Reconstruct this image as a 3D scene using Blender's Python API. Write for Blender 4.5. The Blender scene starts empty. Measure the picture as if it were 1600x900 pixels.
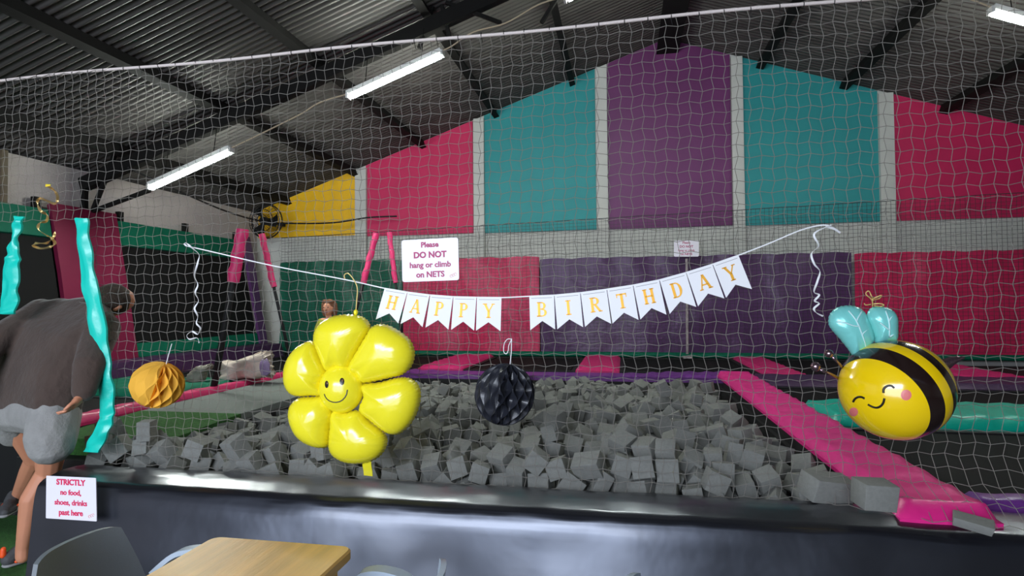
import bpy, bmesh, math, random
from mathutils import Vector, Matrix, Euler, Quaternion, noise as mnoise
random.seed(11)
scene = bpy.context.scene
COL = scene.collection
PI = math.pi

# ------------------------------------------------------------------ camera
F = 920.0
CAM = Vector((0.0, 0.0, 1.5))
YAW, PITCH, ROLL = math.radians(10.7), math.radians(1.45), math.radians(-0.45)
RM = (Matrix.Rotation(YAW, 3, 'Z') @ Matrix.Rotation(PI/2 + PITCH, 3, 'X') @ Matrix.Rotation(ROLL, 3, 'Z'))
cd = bpy.data.cameras.new('camera'); cam = bpy.data.objects.new('camera', cd); COL.objects.link(cam)
cd.sensor_width = 36.0; cd.lens = F/1600*36.0; cd.clip_start = 0.05; cd.clip_end = 100
cam.matrix_world = Matrix.Translation(CAM) @ RM.to_4x4()
scene.camera = cam

# ------------------------------------------------------------------ light and exposure
scene.view_settings.view_transform = 'Standard'
scene.view_settings.look = 'None'
scene.view_settings.gamma = 1.0
scene.view_settings.use_curve_mapping = False
scene.view_settings.exposure = 0.0
w = bpy.data.worlds.new('sky'); scene.world = w; w.use_nodes = True
w.node_tree.nodes['Background'].inputs[0].default_value = (0.62, 0.74, 1.0, 1)
w.node_tree.nodes['Background'].inputs[1].default_value = 0.9
def area(name, loc, rot, sx, sy, power, col, spread=180):
    d = bpy.data.lights.new(name, 'AREA'); d.shape = 'RECTANGLE'; d.size = sx; d.size_y = sy
    d.energy = power; d.color = col; d.spread = math.radians(spread)
    o = bpy.data.objects.new(name, d); COL.objects.link(o); o.location = loc; o.rotation_euler = rot
    return o
# daylight coming in through the big roller-door opening in the wall behind the camera
area('door_daylight', (-2.3, -3.9, 1.2), (PI/2, 0, 0), 4.8, 2.3, 195, (0.78, 0.86, 1.0))
area('door_sky', (-2.3, -3.9, 2.87), (PI/2, 0, 0), 4.8, 1.0, 370, (0.80, 0.87, 1.0))
TUBE = 225.0

# ------------------------------------------------------------------ pixel to place
def ray(px, py): return RM @ Vector(((px-800)/F, (450-py)/F, -1.0))
def P(px, py, Y=None, X=None, Z=None):
    r = ray(px, py)
    if Y is not None: t = (Y-CAM.y)/r.y
    elif X is not None: t = (X-CAM.x)/r.x
    else: t = (Z-CAM.z)/r.z
    return CAM + r*t
def PD(px, py, d): return CAM + ray(px, py)*d     # point at a given depth along the view axis

# ------------------------------------------------------------------ materials
def lin(c):
    c = [x/255 for x in c]
    return tuple(x/12.92 if x <= .04045 else ((x+.055)/1.055)**2.4 for x in c)
MATS = {}
def mat(name, rgb, rough=.6, tint=None, crough=.15, metal=0, bump=0, bscale=30, var=0, vscale=6, spec=.5, coat=0, stretch=None, sheen=0, emis=None, trans=0, bdist=.01):
    if name in MATS: return MATS[name]
    m = bpy.data.materials.new(name); m.use_nodes = True; nt = m.node_tree
    b = nt.nodes['Principled BSDF']; c = lin(rgb)
    b.inputs['Base Color'].default_value = (*c, 1); b.inputs['Roughness'].default_value = rough
    b.inputs['Metallic'].default_value = metal; b.inputs['Specular IOR Level'].default_value = spec
    b.inputs['Coat Weight'].default_value = coat; b.inputs['Coat Roughness'].default_value = crough
    b.inputs['Sheen Weight'].default_value = sheen
    b.inputs['Transmission Weight'].default_value = trans
    if tint: b.inputs['Specular Tint'].default_value = (*tint, 1)
    if emis: b.inputs['Emission Color'].default_value = (*emis[0], 1); b.inputs['Emission Strength'].default_value = emis[1]
    if bump or var:
        tc = nt.nodes.new('ShaderNodeTexCoord'); mp = nt.nodes.new('ShaderNodeMapping')
        nt.links.new(tc.outputs['Object'], mp.inputs[0])
        if stretch: mp.inputs['Scale'].default_value = stretch
    if bump:
        n = nt.nodes.new('ShaderNodeTexNoise'); n.inputs['Scale'].default_value = bscale; n.inputs['Detail'].default_value = 4
        nt.links.new(mp.outputs[0], n.inputs['Vector'])
        bp = nt.nodes.new('ShaderNodeBump'); bp.inputs['Strength'].default_value = bump; bp.inputs['Distance'].default_value = bdist
        nt.links.new(n.outputs['Fac'], bp.inputs['Height']); nt.links.new(bp.outputs[0], b.inputs['Normal'])
    if var:
        n2 = nt.nodes.new('ShaderNodeTexNoise'); n2.inputs['Scale'].default_value = vscale; n2.inputs['Detail'].default_value = 5
        nt.links.new(mp.outputs[0], n2.inputs['Vector'])
        r = nt.nodes.new('ShaderNodeValToRGB'); r.color_ramp.elements[0].position = .3; r.color_ramp.elements[1].position = .7
        r.color_ramp.elements[0].color = (*[x*(1-var) for x in c], 1); r.color_ramp.elements[1].color = (*[min(1, x*(1+var)) for x in c], 1)
        nt.links.new(n2.outputs['Fac'], r.inputs[0]); nt.links.new(r.outputs[0], b.inputs['Base Color'])
    MATS[name] = m
    return m

# ------------------------------------------------------------------ mesh helpers
class MB:
    def __init__(s): s.v = []; s.f = []; s.m = []
    def add(s, vs, fs, mi=0):
        o = len(s.v); s.v += [Vector(v) for v in vs]; s.f += [tuple(i+o for i in f) for f in fs]; s.m += [mi]*len(fs); return s
    def box(s, c, d, rot=None, mi=0, bev=0):
        c = Vector(c); x, y, z = [q/2 for q in d]
        if bev <= 0:
            vs = [Vector((i*x, j*y, k*z)) for i in (-1, 1) for j in (-1, 1) for k in (-1, 1)]
            fs = [(0,1,3,2), (4,6,7,5), (0,4,5,1), (2,3,7,6), (0,2,6,4), (1,5,7,3)]
        else:
            bm = bmesh.new(); bmesh.ops.create_cube(bm, size=1)
            for v in bm.verts: v.co = Vector((v.co.x*d[0], v.co.y*d[1], v.co.z*d[2]))
            bmesh.ops.bevel(bm, geom=bm.edges[:], offset=min(bev, min(d)*.45), segments=2, affect='EDGES', profile=.5)
            bm.verts.index_update(); vs = [v.co.copy() for v in bm.verts]; fs = [tuple(v.index for v in f.verts) for f in bm.faces]; bm.free()
        if rot is not None:
            R = rot.to_matrix() if hasattr(rot, 'to_matrix') else rot
            vs = [R @ v for v in vs]
        return s.add([v+c for v in vs], fs, mi)
    def bar(s, a, b, wd, hg, up=(0,0,1), mi=0):
        a, b = Vector(a), Vector(b); t = (b-a).normalized(); u = Vector(up)
        r = t.cross(u)
        if r.length < 1e-4: r = t.cross(Vector((1,0,0)))
        r.normalize(); u = r.cross(t)
        vs = [p + r*(i*wd/2) + u*(j*hg/2) for p in (a, b) for i, j in ((-1,-1), (1,-1), (1,1), (-1,1))]
        return s.add(vs, [(3,2,1,0), (4,5,6,7), (0,1,5,4), (1,2,6,5), (2,3,7,6), (3,0,4,7)], mi)
    def tube(s, path, r, n=8, closed=False, mi=0, caps=True):
        path = [Vector(p) for p in path]; N = len(path)
        rs = r if isinstance(r, (list, tuple)) else [r]*N
        prev = None; vs = []
        for i, p in enumerate(path):
            if closed: t = path[(i+1) % N]-path[i-1]
            else: t = path[min(i+1, N-1)]-path[max(i-1, 0)]
            if t.length < 1e-9: t = Vector((0,0,1))
            t.normalize()
            if prev is None:
                a = Vector((0,0,1)) if abs(t.z) < .9 else Vector((1,0,0)); prev = (a - t*a.dot(t)).normalized()
            else:
                q = prev - t*prev.dot(t)
                prev = q.normalized() if q.length > 1e-6 else prev
            b = t.cross(prev)
            for k in range(n):
                an = 2*PI*k/n; vs.append(p + (prev*math.cos(an)+b*math.sin(an))*rs[i])
        fs = []
        for i in range(N if closed else N-1):
            j = (i+1) % N
            for k in range(n):
                l = (k+1) % n; fs.append((i*n+k, i*n+l, j*n+l, j*n+k))
        if caps and not closed:
            fs.append(tuple(reversed(range(n)))); fs.append(tuple((N-1)*n+k for k in range(n)))
        return s.add(vs, fs, mi)
    def grid(s, fn, nu, nv, cu=False, cv=False, mi=0):
        vs = [fn(i/nu, j/nv) for i in range(nu + (0 if cu else 1)) for j in range(nv + (0 if cv else 1))]
        W = nv + (0 if cv else 1); H = nu + (0 if cu else 1)
        fs = [(i*W+j, ((i+1) % H)*W+j, ((i+1) % H)*W+(j+1) % W, i*W+(j+1) % W) for i in range(nu) for j in range(nv)]
        return s.add(vs, fs, mi)
    def prism(s, poly, ext, mi=0):      # planar outline pushed along ext
        poly = [Vector(p) for p in poly]; n = len(poly); e = Vector(ext)
        vs = poly + [p+e for p in poly]
        fs = [tuple(reversed(range(n))), tuple(range(n, 2*n))] + [(i, (i+1) % n, n+(i+1) % n, n+i) for i in range(n)]
        return s.add(vs, fs, mi)
    def ball(s, c, r, nu=16, nv=10, R=None, mi=0):
        c = Vector(c); r = (r, r, r) if not isinstance(r, (tuple, list)) else r
        def fn(u, v):
            a = 2*PI*u; b = PI*v; q = Vector((r[0]*math.sin(b)*math.cos(a), r[1]*math.sin(b)*math.sin(a), r[2]*math.cos(b)))
            return c + (R @ q if R is not None else q)
        return s.grid(fn, nu, nv, cu=True, mi=mi)
    def ribbon(s, path, wdir, wd, th=.0012, mi=0):   # thin flat tape, wdir a vector or one vector per point, wd a width or one per point
        N = len(path); path = [Vector(p) for p in path]; vs = []
        for i, p in enumerate(path):
            t = (path[min(i+1, N-1)]-path[max(i-1, 0)]).normalized()
            d = Vector(wdir[i] if isinstance(wdir, list) else wdir); d = (d - t*d.dot(t)); d = d.normalized() if d.length > 1e-6 else Vector((1,0,0))
            nn = t.cross(d); W = wd[i] if isinstance(wd, list) else wd
            vs += [p-d*W/2-nn*th/2, p+d*W/2-nn*th/2, p+d*W/2+nn*th/2, p-d*W/2+nn*th/2]
        fs = [(0,1,2,3), tuple(4*(N-1)+k for k in (3,2,1,0))]
        for i in range(N-1):
            for k in range(4): fs.append((4*i+k, 4*i+4+k, 4*i+4+(k+1) % 4, 4*i+(k+1) % 4))
        return s.add(vs, fs, mi)
    def build(s, name, mats, parent=None, smooth=False, label=None, merge=False, keep=False):
        me = bpy.data.meshes.new(name)
        if parent is not None:
            root = parent
            while root.parent: root = root.parent
            o0 = root.location.copy()
        else:
            xs = [v.x for v in s.v]; ys = [v.y for v in s.v]; zs = [v.z for v in s.v]
            o0 = Vector(((min(xs)+max(xs))/2, (min(ys)+max(ys))/2, min(zs)))
        me.from_pydata([tuple(v-o0) for v in s.v], [], s.f)
        mats = mats if isinstance(mats, (list, tuple)) else [mats]
        for m in mats: me.materials.append(m)
        if len(mats) > 1:
            for p, i in zip(me.polygons, s.m): p.material_index = i
        bm = bmesh.new(); bm.from_mesh(me)
        bmesh.ops.remove_doubles(bm, verts=bm.verts[:], dist=1e-5 if merge else 1e-7)
        if not keep: bmesh.ops.recalc_face_normals(bm, faces=bm.faces[:])
        bm.to_mesh(me); bm.free()
        if smooth:
            me.polygons.foreach_set('use_smooth', [True]*len(me.polygons))
            if smooth is not True: 
                try: me.set_sharp_from_angle(angle=math.radians(smooth))
                except Exception: pass
        me.update()
        o = bpy.data.objects.new(name, me); COL.objects.link(o)
        if parent is not None: o.parent = parent
        else: o.location = o0
        if label: o['label'] = label
        return o
def tag(o, label, cat, group=None, kind=None):
    o['label'] = label; o['category'] = cat
    if group: o['group'] = group
    if kind: o['kind'] = kind
    return o
def thing(name, loc, label, cat, group=None):
    o = bpy.data.objects.new(name, None); COL.objects.link(o); o.location = loc; o.empty_display_size = .1
    return tag(o, label, cat, group)
def struct(o): o['kind'] = 'structure'; return o
def spline(pts, per=8, closed=False):
    pts = [Vector(p) for p in pts]; n = len(pts); out = []
    for i in range(n if closed else n-1):
        g = (lambda k: pts[k % n]) if closed else (lambda k: pts[max(0, min(n-1, k))])
        p0, p1, p2, p3 = g(i-1), g(i), g(i+1), g(i+2)
        for k in range(per):
            t = k/per
            out.append(.5*((2*p1)+(p2-p0)*t+(2*p0-5*p1+4*p2-p3)*t*t+(3*p1-p0-3*p2+p3)*t**3))
    if not closed: out.append(pts[-1])
    return out
def copy_tree(o, parent=None):
    c = o.copy(); COL.objects.link(c)
    if parent is not None: c.parent = parent
    for ch in list(o.children): copy_tree(ch, c)
    return c
def text_mesh(body, size, bold=.0, ext=.0008, spacing=1.0):
    cu = bpy.data.curves.new('lettering', 'FONT'); cu.body = body; cu.size = size; cu.align_x = 'CENTER'; cu.align_y = 'CENTER'
    cu.extrude = ext; cu.offset = bold; cu.space_character = spacing; cu.resolution_u = 3
    o = bpy.data.objects.new('lettering', cu); COL.objects.link(o)
    dg = bpy.context.evaluated_depsgraph_get(); me = bpy.data.meshes.new_from_object(o.evaluated_get(dg))
    vs = [v.co.copy() for v in me.vertices]; fs = [tuple(p.vertices) for p in me.polygons]
    bpy.data.objects.remove(o); bpy.data.curves.remove(cu); bpy.data.meshes.remove(me)
    return vs, fs
def nz(x, y=0, z=0): return mnoise.noise(Vector((x, y, z)))
# ------------------------------------------------------------------ colours of the place
M_wall = mat('grey_painted_plaster', (196,196,190), .85, bump=.15, bscale=60, var=.06, vscale=2)
M_sidewall = mat('grey_block_wall', (172,164,160), .9, bump=.3, bscale=40, var=.08, vscale=2)
M_roof = mat('galvanised_roof_sheet', (86,83,80), .45, metal=.3, var=.22, vscale=1.3, stretch=(.5,3,1))
M_steel = mat('dark_painted_steel', (20,19,17), .8, spec=.2, var=.15, vscale=4)
M_rust = mat('rusty_steel', (84,72,52), .7, var=.3, vscale=5)
M_yellow = mat('yellow_panel', (238,184,8), .6, var=.05)
M_pink = mat('pink_panel', (198,28,86), .62, var=.07, vscale=3)
M_teal = mat('teal_panel', (28,140,142), .6, var=.05, vscale=3)
M_purple = mat('purple_panel', (102,38,94), .55, var=.07, vscale=3)
M_cgreen = mat('green_vinyl', (8,98,74), .38, bump=.35, bscale=4, bdist=.05, var=.12, vscale=3)
M_cpink = mat('pink_vinyl_sheet', (206,34,88), .4, bump=.35, bscale=4, bdist=.05, var=.12, vscale=3)
M_cpurple = mat('purple_vinyl_sheet', (84,48,94), .38, bump=.4, bscale=4, bdist=.05, var=.15, vscale=3)
M_padpink = mat('pink_pad_vinyl', (232,44,136), .34, bump=.3, bscale=7, bdist=.03)
M_sleeve = mat('pink_foam_sleeve', (222,52,112), .5, bump=.3, bscale=9, bdist=.03)
M_cpink_shade = mat('shaded_pink_mat_vinyl', (112,18,54), .6, spec=.3, bump=.2, bscale=6)  # pink vinyl darkened in its colour for the dim left side of the hall
M_paddark = mat('dark_plum_pad_vinyl', (58,30,66), .5, bump=.3, bscale=12, bdist=.03)
M_lane = mat('dusky_pink_pad_vinyl', (196,36,104), .5, bump=.3, bscale=7, bdist=.03)
M_padteal = mat('teal_pad_vinyl', (0,172,148), .35, bump=.3, bscale=7, bdist=.03)
M_padgreen = mat('dark_green_pad_vinyl', (6,96,72), .7, spec=.2, bump=.3, bscale=7, bdist=.03)
M_padpurple = mat('purple_pad_vinyl', (104,50,128), .4, bump=.4, bscale=12, bdist=.03)
M_padred = mat('crimson_pad_vinyl', (200,44,100), .4, bump=.3, bscale=9, bdist=.03)
M_bed = mat('black_trampoline_mesh', (20,20,20), .8, spec=.15, bump=.2, bscale=300)
M_black = mat('black_matt', (14,14,15), .7)
M_vinyl = mat('black_vinyl', (20,20,24), .32, bump=.10, bscale=2.2, bdist=.08, spec=1.0, coat=.5, crough=.22, tint=(.72,.8,1.0))  # tint puts the blue of the daylight reflection into the material
M_foam = mat('grey_foam', (126,127,122), .95, bump=.25, bscale=90, var=.08, vscale=9)
M_net = mat('grey_net_cord', (126,122,115), .85)
M_netfine = mat('dark_net_cord', (58,56,58), .8)
M_rope = mat('pale_rope', (214,202,196), .7, bump=.4, bscale=200)
M_white = mat('white_card', (236,236,238), .5)
M_signw = mat('white_sign_board', (234,230,240), .35)
M_ink = mat('crimson_sign_ink', (196,40,92), .5)
M_inkred = mat('pink_red_sign_ink', (226,48,96), .5)
M_gold = mat('gold_foil', (216,156,26), .42, metal=.3)
M_turf = mat('green_artificial_turf', (46,98,36), .95, bump=1, bscale=220, var=.35, vscale=60)
M_conc = mat('grey_concrete', (96,96,94), .85, var=.12, vscale=3)
M_ramp = mat('grey_carpet', (112,118,114), .9, bump=.3, bscale=150)
M_straw = mat('turquoise_vinyl_strap', (24,206,186), .3, bump=.3, bscale=9, bdist=.02)

# ------------------------------------------------------------------ the hall
YB, XL, XR, YR = 10.2, P(402, 335, Y=10.2).x, 8.4, -4.0
apex = P(1040, 64, Y=YB); eave = P(402, 333, Y=YB)
RX, RZ = apex.x, apex.z
SL = (apex.z-eave.z)/(apex.x-eave.x)
def roof_z(x): return RZ - SL*abs(x-RX)
ZE = roof_z(XL); XR = 2*RX-XL
S = MB().box(((XL+XR)/2, (YB+YR)/2, -.05), (XR-XL, YB-YR, .1)); struct(S.build('floor', M_conc))
S = MB().box((XL+1.95, 1.75, .008), (3.8, 3.5, .016))
struct(S.build('floor_turf', M_turf))
def gable(y0, y1, hole=None):
    b = MB(); out = [(XL,0), (XR,0), (XR,ZE+.06), (RX,RZ+.06), (XL,ZE+.06)]
    if not hole: b.prism([(x, y0, z) for x, z in out], (0, y1-y0, 0))
    else:
        hx0, hx1, hz = hole
        b.prism([(x, y0, z) for x, z in [(XL,0), (hx0,0), (hx0,roof_z(hx0)+.06), (XL,ZE+.06)]], (0, y1-y0, 0))
        b.prism([(x, y0, z) for x, z in [(hx1,0), (XR,0), (XR,ZE+.06), (hx1,roof_z(hx1)+.06)]], (0, y1-y0, 0))
        b.prism([(x, y0, z) for x, z in [(hx0,hz), (hx1,hz), (hx1,roof_z(hx1)+.06), (RX,RZ+.06), (hx0,roof_z(hx0)+.06)]], (0, y1-y0, 0))
    return b
struct(gable(YB, YB+.15).build('wall_back', M_wall))
struct(gable(YR-.15, YR, (-4.75, .15, 3.42)).build('wall_front', M_wall))
S = MB().box((XL-.075, (YB+YR)/2, ZE/2), (.15, YB-YR, ZE)); struct(S.build('wall_left', M_sidewall))
S = MB().box((XR+.075, (YB+YR)/2, ZE/2), (.15, YB-YR, ZE)); struct(S.build('wall_right', M_sidewall))
# corrugated roof, two slopes of one ceiling
S = MB(); per = .086; ns = int((YB-YR)/per*8)
for sg in (-1, 1):
    xe = XL-.1 if sg < 0 else XR+.1
    def fn(u, v, sg=sg, xe=xe):
        y = YR + (YB-YR)*u; x = RX + (xe-RX)*v
        return Vector((x, y, roof_z(x) + .045 + .016*math.sin(2*PI*y/per)))
    S.grid(fn, ns, 3)
struct(S.build('ceiling', M_roof, smooth=True))

# roof steel: ridge beam and purlins along the hall, one lattice rafter frame across it
def beam(name, x, wd, hg, label, cat='beam', group=None, m=M_steel):
    z = roof_z(x) + .03 - hg/2
    rot = Euler((0, 0 if x == RX else (math.atan(SL) if x > RX else -math.atan(SL)), 0))
    b = MB(); b.box((x, (YB+YR)/2, z), (wd, YB-YR-.02, hg), rot)
    b.box((x+.02, (YB+YR)/2, z-hg/2), (wd*1.5, YB-YR-.02, .012), rot)
    return tag(b.build(name, m), label, cat, group)
beam('ridge_beam', RX, .24, .26, 'broad dark steel ridge beam running along the roof peak')
purl = [(893,120,'first dark steel purlin left of the ridge beam'), (775,170,'dark steel purlin ending at the left top corner of the left teal panel'),
        (662,218,'dark steel purlin meeting the back wall above the left pink panel'), (558,262,'dark steel purlin ending at the peak of the yellow panel'),
        (453,312,'low steel purlin ending halfway down the yellow panel slope'),
        (1185,97,'first dark steel purlin right of the ridge beam'), (1315,131,'dark steel purlin meeting the back wall above the right teal panel'),
        (1470,171,'dark steel purlin meeting the back wall above the right pink panel'), (1640,215,'rightmost dark steel purlin, at the right edge of the frame')]
for px, py, lb in purl:
    beam('roof_purlin', P(px, py, Y=YB).x, .065, .13, lb, 'beam', 'roof purlins')
YT = P(133, 300, X=XL+.06).y
def TP(px, py): return P(px, py, Y=YT)
tr = thing('roof_truss', (RX, YT, roof_z(RX)-.4), 'dark lattice steel rafter frame crossing the hall in front of the back wall', 'truss')
b = MB()
for sg in (-1, 1):
    xe = XL+.02 if sg < 0 else XR-.02
    b = MB(); b.bar((RX, YT, RZ-.2), (xe, YT, roof_z(xe)-.2), .10, .17); b.build('rafter', M_steel, tr)
for p, q in (((676,10), (655,76)), ((690,8), (703,60)), ((697,4), (783,36)), ((872,-6), (846,36))):
    b = MB(); b.bar(TP(*p), TP(*q), .04, .04, up=(0,1,0)); b.build('web_brace', M_steel, tr)
b = MB(); b.box((XL+.05, YT, (ZE-.1)/2), (.06, .06, ZE-.1)); b.build('column', M_steel, tr)
for p, q in (((145,330), (180,240)), ((145,330), (234,297))):
    b = MB(); b.bar(TP(*p), TP(*q), .045, .045, up=(0,1,0)); b.build('knee_brace', M_steel, tr)
b = MB(); b.box((XL+.05, P(3, 260, X=XL+.05).y, ZE/2), (.08, .07, ZE)); tag(b.build('wall_post', M_rust), 'thin rusty steel post on the left wall at the left edge of the frame', 'post')

# ------------------------------------------------------------------ coloured panels and pilasters of the back wall
def panel(name, m, pxs, label):
    pts = [P(x, y, Y=YB) for x, y in pxs]
    b = MB(); b.prism([(p.x, YB-.035, p.z) for p in pts], (0, .033, 0))
    return tag(b.build(name, m), label, 'wall panel', 'gable wall panels')
def top(px): # panel top follows the roof line
    x = P(px, 300, Y=YB).x; return roof_z(x)
def gp(m, x0, x1, y0, y1, label):
    a, c = P(x0, y0, Y=YB), P(x1, y1, Y=YB); zb = (a.z+c.z)/2
    xs = [a.x, c.x]; poly = [(a.x, zb), (c.x, zb), (c.x, roof_z(c.x)+.02)]
    if a.x < RX < c.x: poly.append((RX, RZ+.02))
    poly.append((a.x, roof_z(a.x)+.02))
    b = MB(); b.prism([(x, YB-.035, z) for x, z in poly], (0, .033, 0))
    tag(b.build('wall_panel', m), label, 'wall panel', 'gable wall panels'); return zb
gp(M_yellow, 405, 556, 370, 370, 'yellow triangular panel at the left end of the gable wall')
gp(M_pink, 573, 740, 370, 364, 'pink gable wall panel between the yellow and the left teal panel')
gp(M_teal, 758, 932, 363, 360, 'teal gable wall panel left of the tall purple one')
gp(M_purple, 951, 1144, 357, 354, 'tall purple gable wall panel under the roof peak')
gp(M_teal, 1164, 1374, 352, 347, 'teal gable wall panel right of the tall purple one')
gp(M_pink, 1399, 1720, 343, 338, 'pink gable wall panel at the right edge of the frame')
for i, (x0, x1) in enumerate([(556,573), (741,757), (933,950), (1145,1163), (1375,1398)]):
    a, c = P(x0, 300, Y=YB-.06), P(x1, 300, Y=YB-.06); zt = min(roof_z(a.x), roof_z(c.x))+.02
    b = MB(); b.box(((a.x+c.x)/2, YB-.05, zt/2), (c.x-a.x, .1, zt)); struct(b.build('trim_%d' % (i+1), M_wall))

# vinyl sheets hung on the lower back wall
ZP = 0.6                                   # level of the trampoline deck
def sheet(m, x0, x1, ytop0, ytop1, Y, label, ph):
    a, c = P(x0, ytop0, Y=Y), P(x1, ytop1, Y=Y); zt = (a.z+c.z)/2
    def fn(u, v):
        x = a.x+(c.x-a.x)*u; z = ZP+.01+(zt-ZP)*v - .02*(1-abs(math.sin(u*PI*max(2, round((c.x-a.x)/.55)))))*(v**6)
        y = Y + .05*nz(x*1.6+ph, z*1.1)*(1.1-.2*v) + .012*math.sin(x*8+ph+5*nz(x*1.3, z*1.2))*v**2 + .035*abs(nz(x*3+z*2.2+ph, z*.5))*v
        return Vector((x, y, z))
    b = MB(); b.grid(fn, 90, 26)
    n = len(b.v); b.add([v+Vector((0,.012,0)) for v in b.v], [tuple(reversed(f)) for f in b.f])
    return tag(b.build('vinyl_sheet', m, smooth=True), label, 'wall curtain', 'vinyl sheets on the lower back wall')
YC = YB-.2
sheet(M_cgreen, 437, 628, 410, 405, YC, 'dark green vinyl sheet low on the back wall behind the flower balloon', 1)
sheet(M_cpink, 630, 842, 404, 402, YC, 'pink vinyl sheet low on the back wall between the green and purple sheets', 5)
sheet(M_cpurple, 844, 1330, 402, 397, YC, 'wide dark purple vinyl sheet hung low on the back wall', 9)
sheet(M_cpink, 1335, 1760, 393, 390, YC, 'bright pink vinyl sheet low on the back wall behind the bee balloon', 13)

# ------------------------------------------------------------------ deck, pads, trampolines
PX0, PX1, PY0, PY1 = -3.12, 1.06, 2.93, 7.45     # the foam pit
def pad(name, m, x0, x1, y0, y1, z, label, h=.05, group=None, wr=.006, sag=0, edge=.035):
    L = max(x1-x0, y1-y0); nu = max(10, int((x1-x0)/.05)); nv = max(10, int((y1-y0)/.05)); sd = random.random()*50
    def fn(u, v):
        x = x0+(x1-x0)*u; y = y0+(y1-y0)*v
        e = min(u*(x1-x0), (1-u)*(x1-x0), v*(y1-y0), (1-v)*(y1-y0))
        k = 1-max(0, 1-e/edge)**2
        zz = z + (h*(k**.5) if k > 0 else 0) + wr*(nz(x*3+sd, y*3)+.7*math.sin((y if (y1-y0) > (x1-x0) else x)*26+3*nz(x*2, y*2+sd)))*k
        return Vector((x, y, zz - sag*math.sin(PI*u)*k))
    b = MB(); b.grid(fn, nu, nv)
    xm, ym = (x0+x1)/2, (y0+y1)/2
    b.box((xm, ym, z-.012-sag*.5), (x1-x0-.005, y1-y0-.005, .022+sag))
    return tag(b.build(name, m, smooth=60), label, 'pad', group)
def bed(x0, x1, y0, y1, label, m=M_bed, z=None):
    z = ZP-.06 if z is None else z
    t = thing('trampoline', ((x0+x1)/2, (y0+y1)/2, z), label, 'trampoline', 'flat trampolines')
    b = MB(); b.box(((x0+x1)/2, (y0+y1)/2, z+.03), (x1-x0-.16, y1-y0-.16, .01)); b.build('jumping_bed', m, t)
    b = MB(); 
    for q in ((x0+.03, None), (x1-.03, None)): b.box((q[0], (y0+y1)/2, z+.02), (.06, y1-y0, .05))
    for q in (y0+.03, y1-.03): b.box(((x0+x1)/2, q, z+.02), (x1-x0-.12, .06, .05))
    b.build('frame', M_black, t)
    return t
# boxed-in understructure of the deck
def deck(x0, x1, y0, y1, z, name='deck_base', m=M_black):
    b = MB(); b.box(((x0+x1)/2, (y0+y1)/2, z/2), (x1-x0, y1-y0, z)); return struct(b.build(name, m))
deck(PX1+.02, XR-.3, 2.9, YC-.1, ZP-.09)
deck(PX0-.02, PX1+.02, PY1+.02, YC-.1, ZP-.09)
deck(XL+.05, -4.32, 3.75, YC-.1, ZP-.09)
deck(-4.3, PX0-.06, 3.52, YC-.1, .42)
deck(PX0-.02, PX1+.02, PY0-.02, PY1+.02, .36)

xin, xout = PX1+.03, P(1560, 803, Z=ZP+.04).x
pad('edge_pad', M_padpink, xin, xout, 2.66, P(1150, 588, Z=ZP).y, ZP+.014, 'long bright pink edge pad along the right side of the foam pit', .055, wr=.008)
yt0, yt1 = P(1300, 668, Z=ZP).y, P(1240, 634, Z=ZP).y
pad('cross_pad', M_padteal, xout+.01, 5.6, yt0+.12, yt1, ZP-.01, 'teal pad crossing the trampolines behind the bee balloon', .085, wr=.01, edge=.1)
pad('cross_pad', M_padpurple, xout+.01, 5.6, 2.915, P(1512, 776, Z=ZP).y, ZP-.01, 'purple pad at the near right edge of the trampoline deck', .04)
yp0, yp1 = P(1230, 602, Z=ZP).y, P(1230, 589, Z=ZP).y
pad('cross_pad', M_paddark, xout+.01, 5.6, yp0, yp1, ZP-.01, 'dark purple pad crossing the right trampolines beyond the teal one', .05)
pad('edge_pad', M_padpurple, PX0-.9, xout-.05, PY1+.03, PY1+.42, ZP-.03, 'sagging purple pad along the far edge of the foam pit', .05, sag=.06, wr=.014)
def lane(xa, xb, y, y0, y1, label, m=M_padpink):
    a, c = P(xa, y, Z=ZP+.03).x, P(xb, y, Z=ZP+.03).x
    pad('lane_pad', M_lane, a, c, y0, y1, ZP-.01, label, .04, 'pink lane pads before the back wall'); return a, c
ylb = YC-.13
l1 = lane(654, 727, 571, PY1+.44, ylb, 'pink lane pad behind the pit next to the flower balloon')
l2 = lane(897, 968, 577, PY1+.44, ylb, 'short pink lane pad behind the middle of the foam pit')
l3 = lane(1202, 1266, 585, yp1+.02, ylb, 'pink lane pad left of the bee balloon by the back wall')
l4 = lane(1500, 1600, 587, yp1+.02, ylb, 'pink lane pad right of the bee balloon by the back wall')
b = MB()
def pipe(u, v): return Vector((-4.0+12.2*u, ylb+.06+.035*math.sin(2*PI*v), ZP+.03+.045*math.cos(2*PI*v)))
b.grid(pipe, 40, 10, cv=True); tag(b.build('edge_roll', M_padgreen, smooth=True), 'thin green padded roll along the foot of the back wall', 'pad')
bed(xout+.03, 5.6, yt1+.02, yp0-.02, 'black trampoline between the teal and the far purple pad')
bed(xout+.03, 5.6, P(1512, 776, Z=ZP).y+.02, yt0+.1, 'large black trampoline below the bee balloon, before the teal pad')
bed(l1[1], l2[0], PY1+.45, ylb, 'black trampoline between the two pink lane pads behind the pit')
bed(l2[1], l3[0], PY1+.45, ylb, 'black trampoline below the thin white pole')
bed(l3[1], l4[0], yp1+.02, ylb, 'black trampoline behind the bee balloon near the back wall')
bed(-4.2, l1[0], PY1+.45, ylb, 'black trampoline behind the flower balloon', M_bed)

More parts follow.
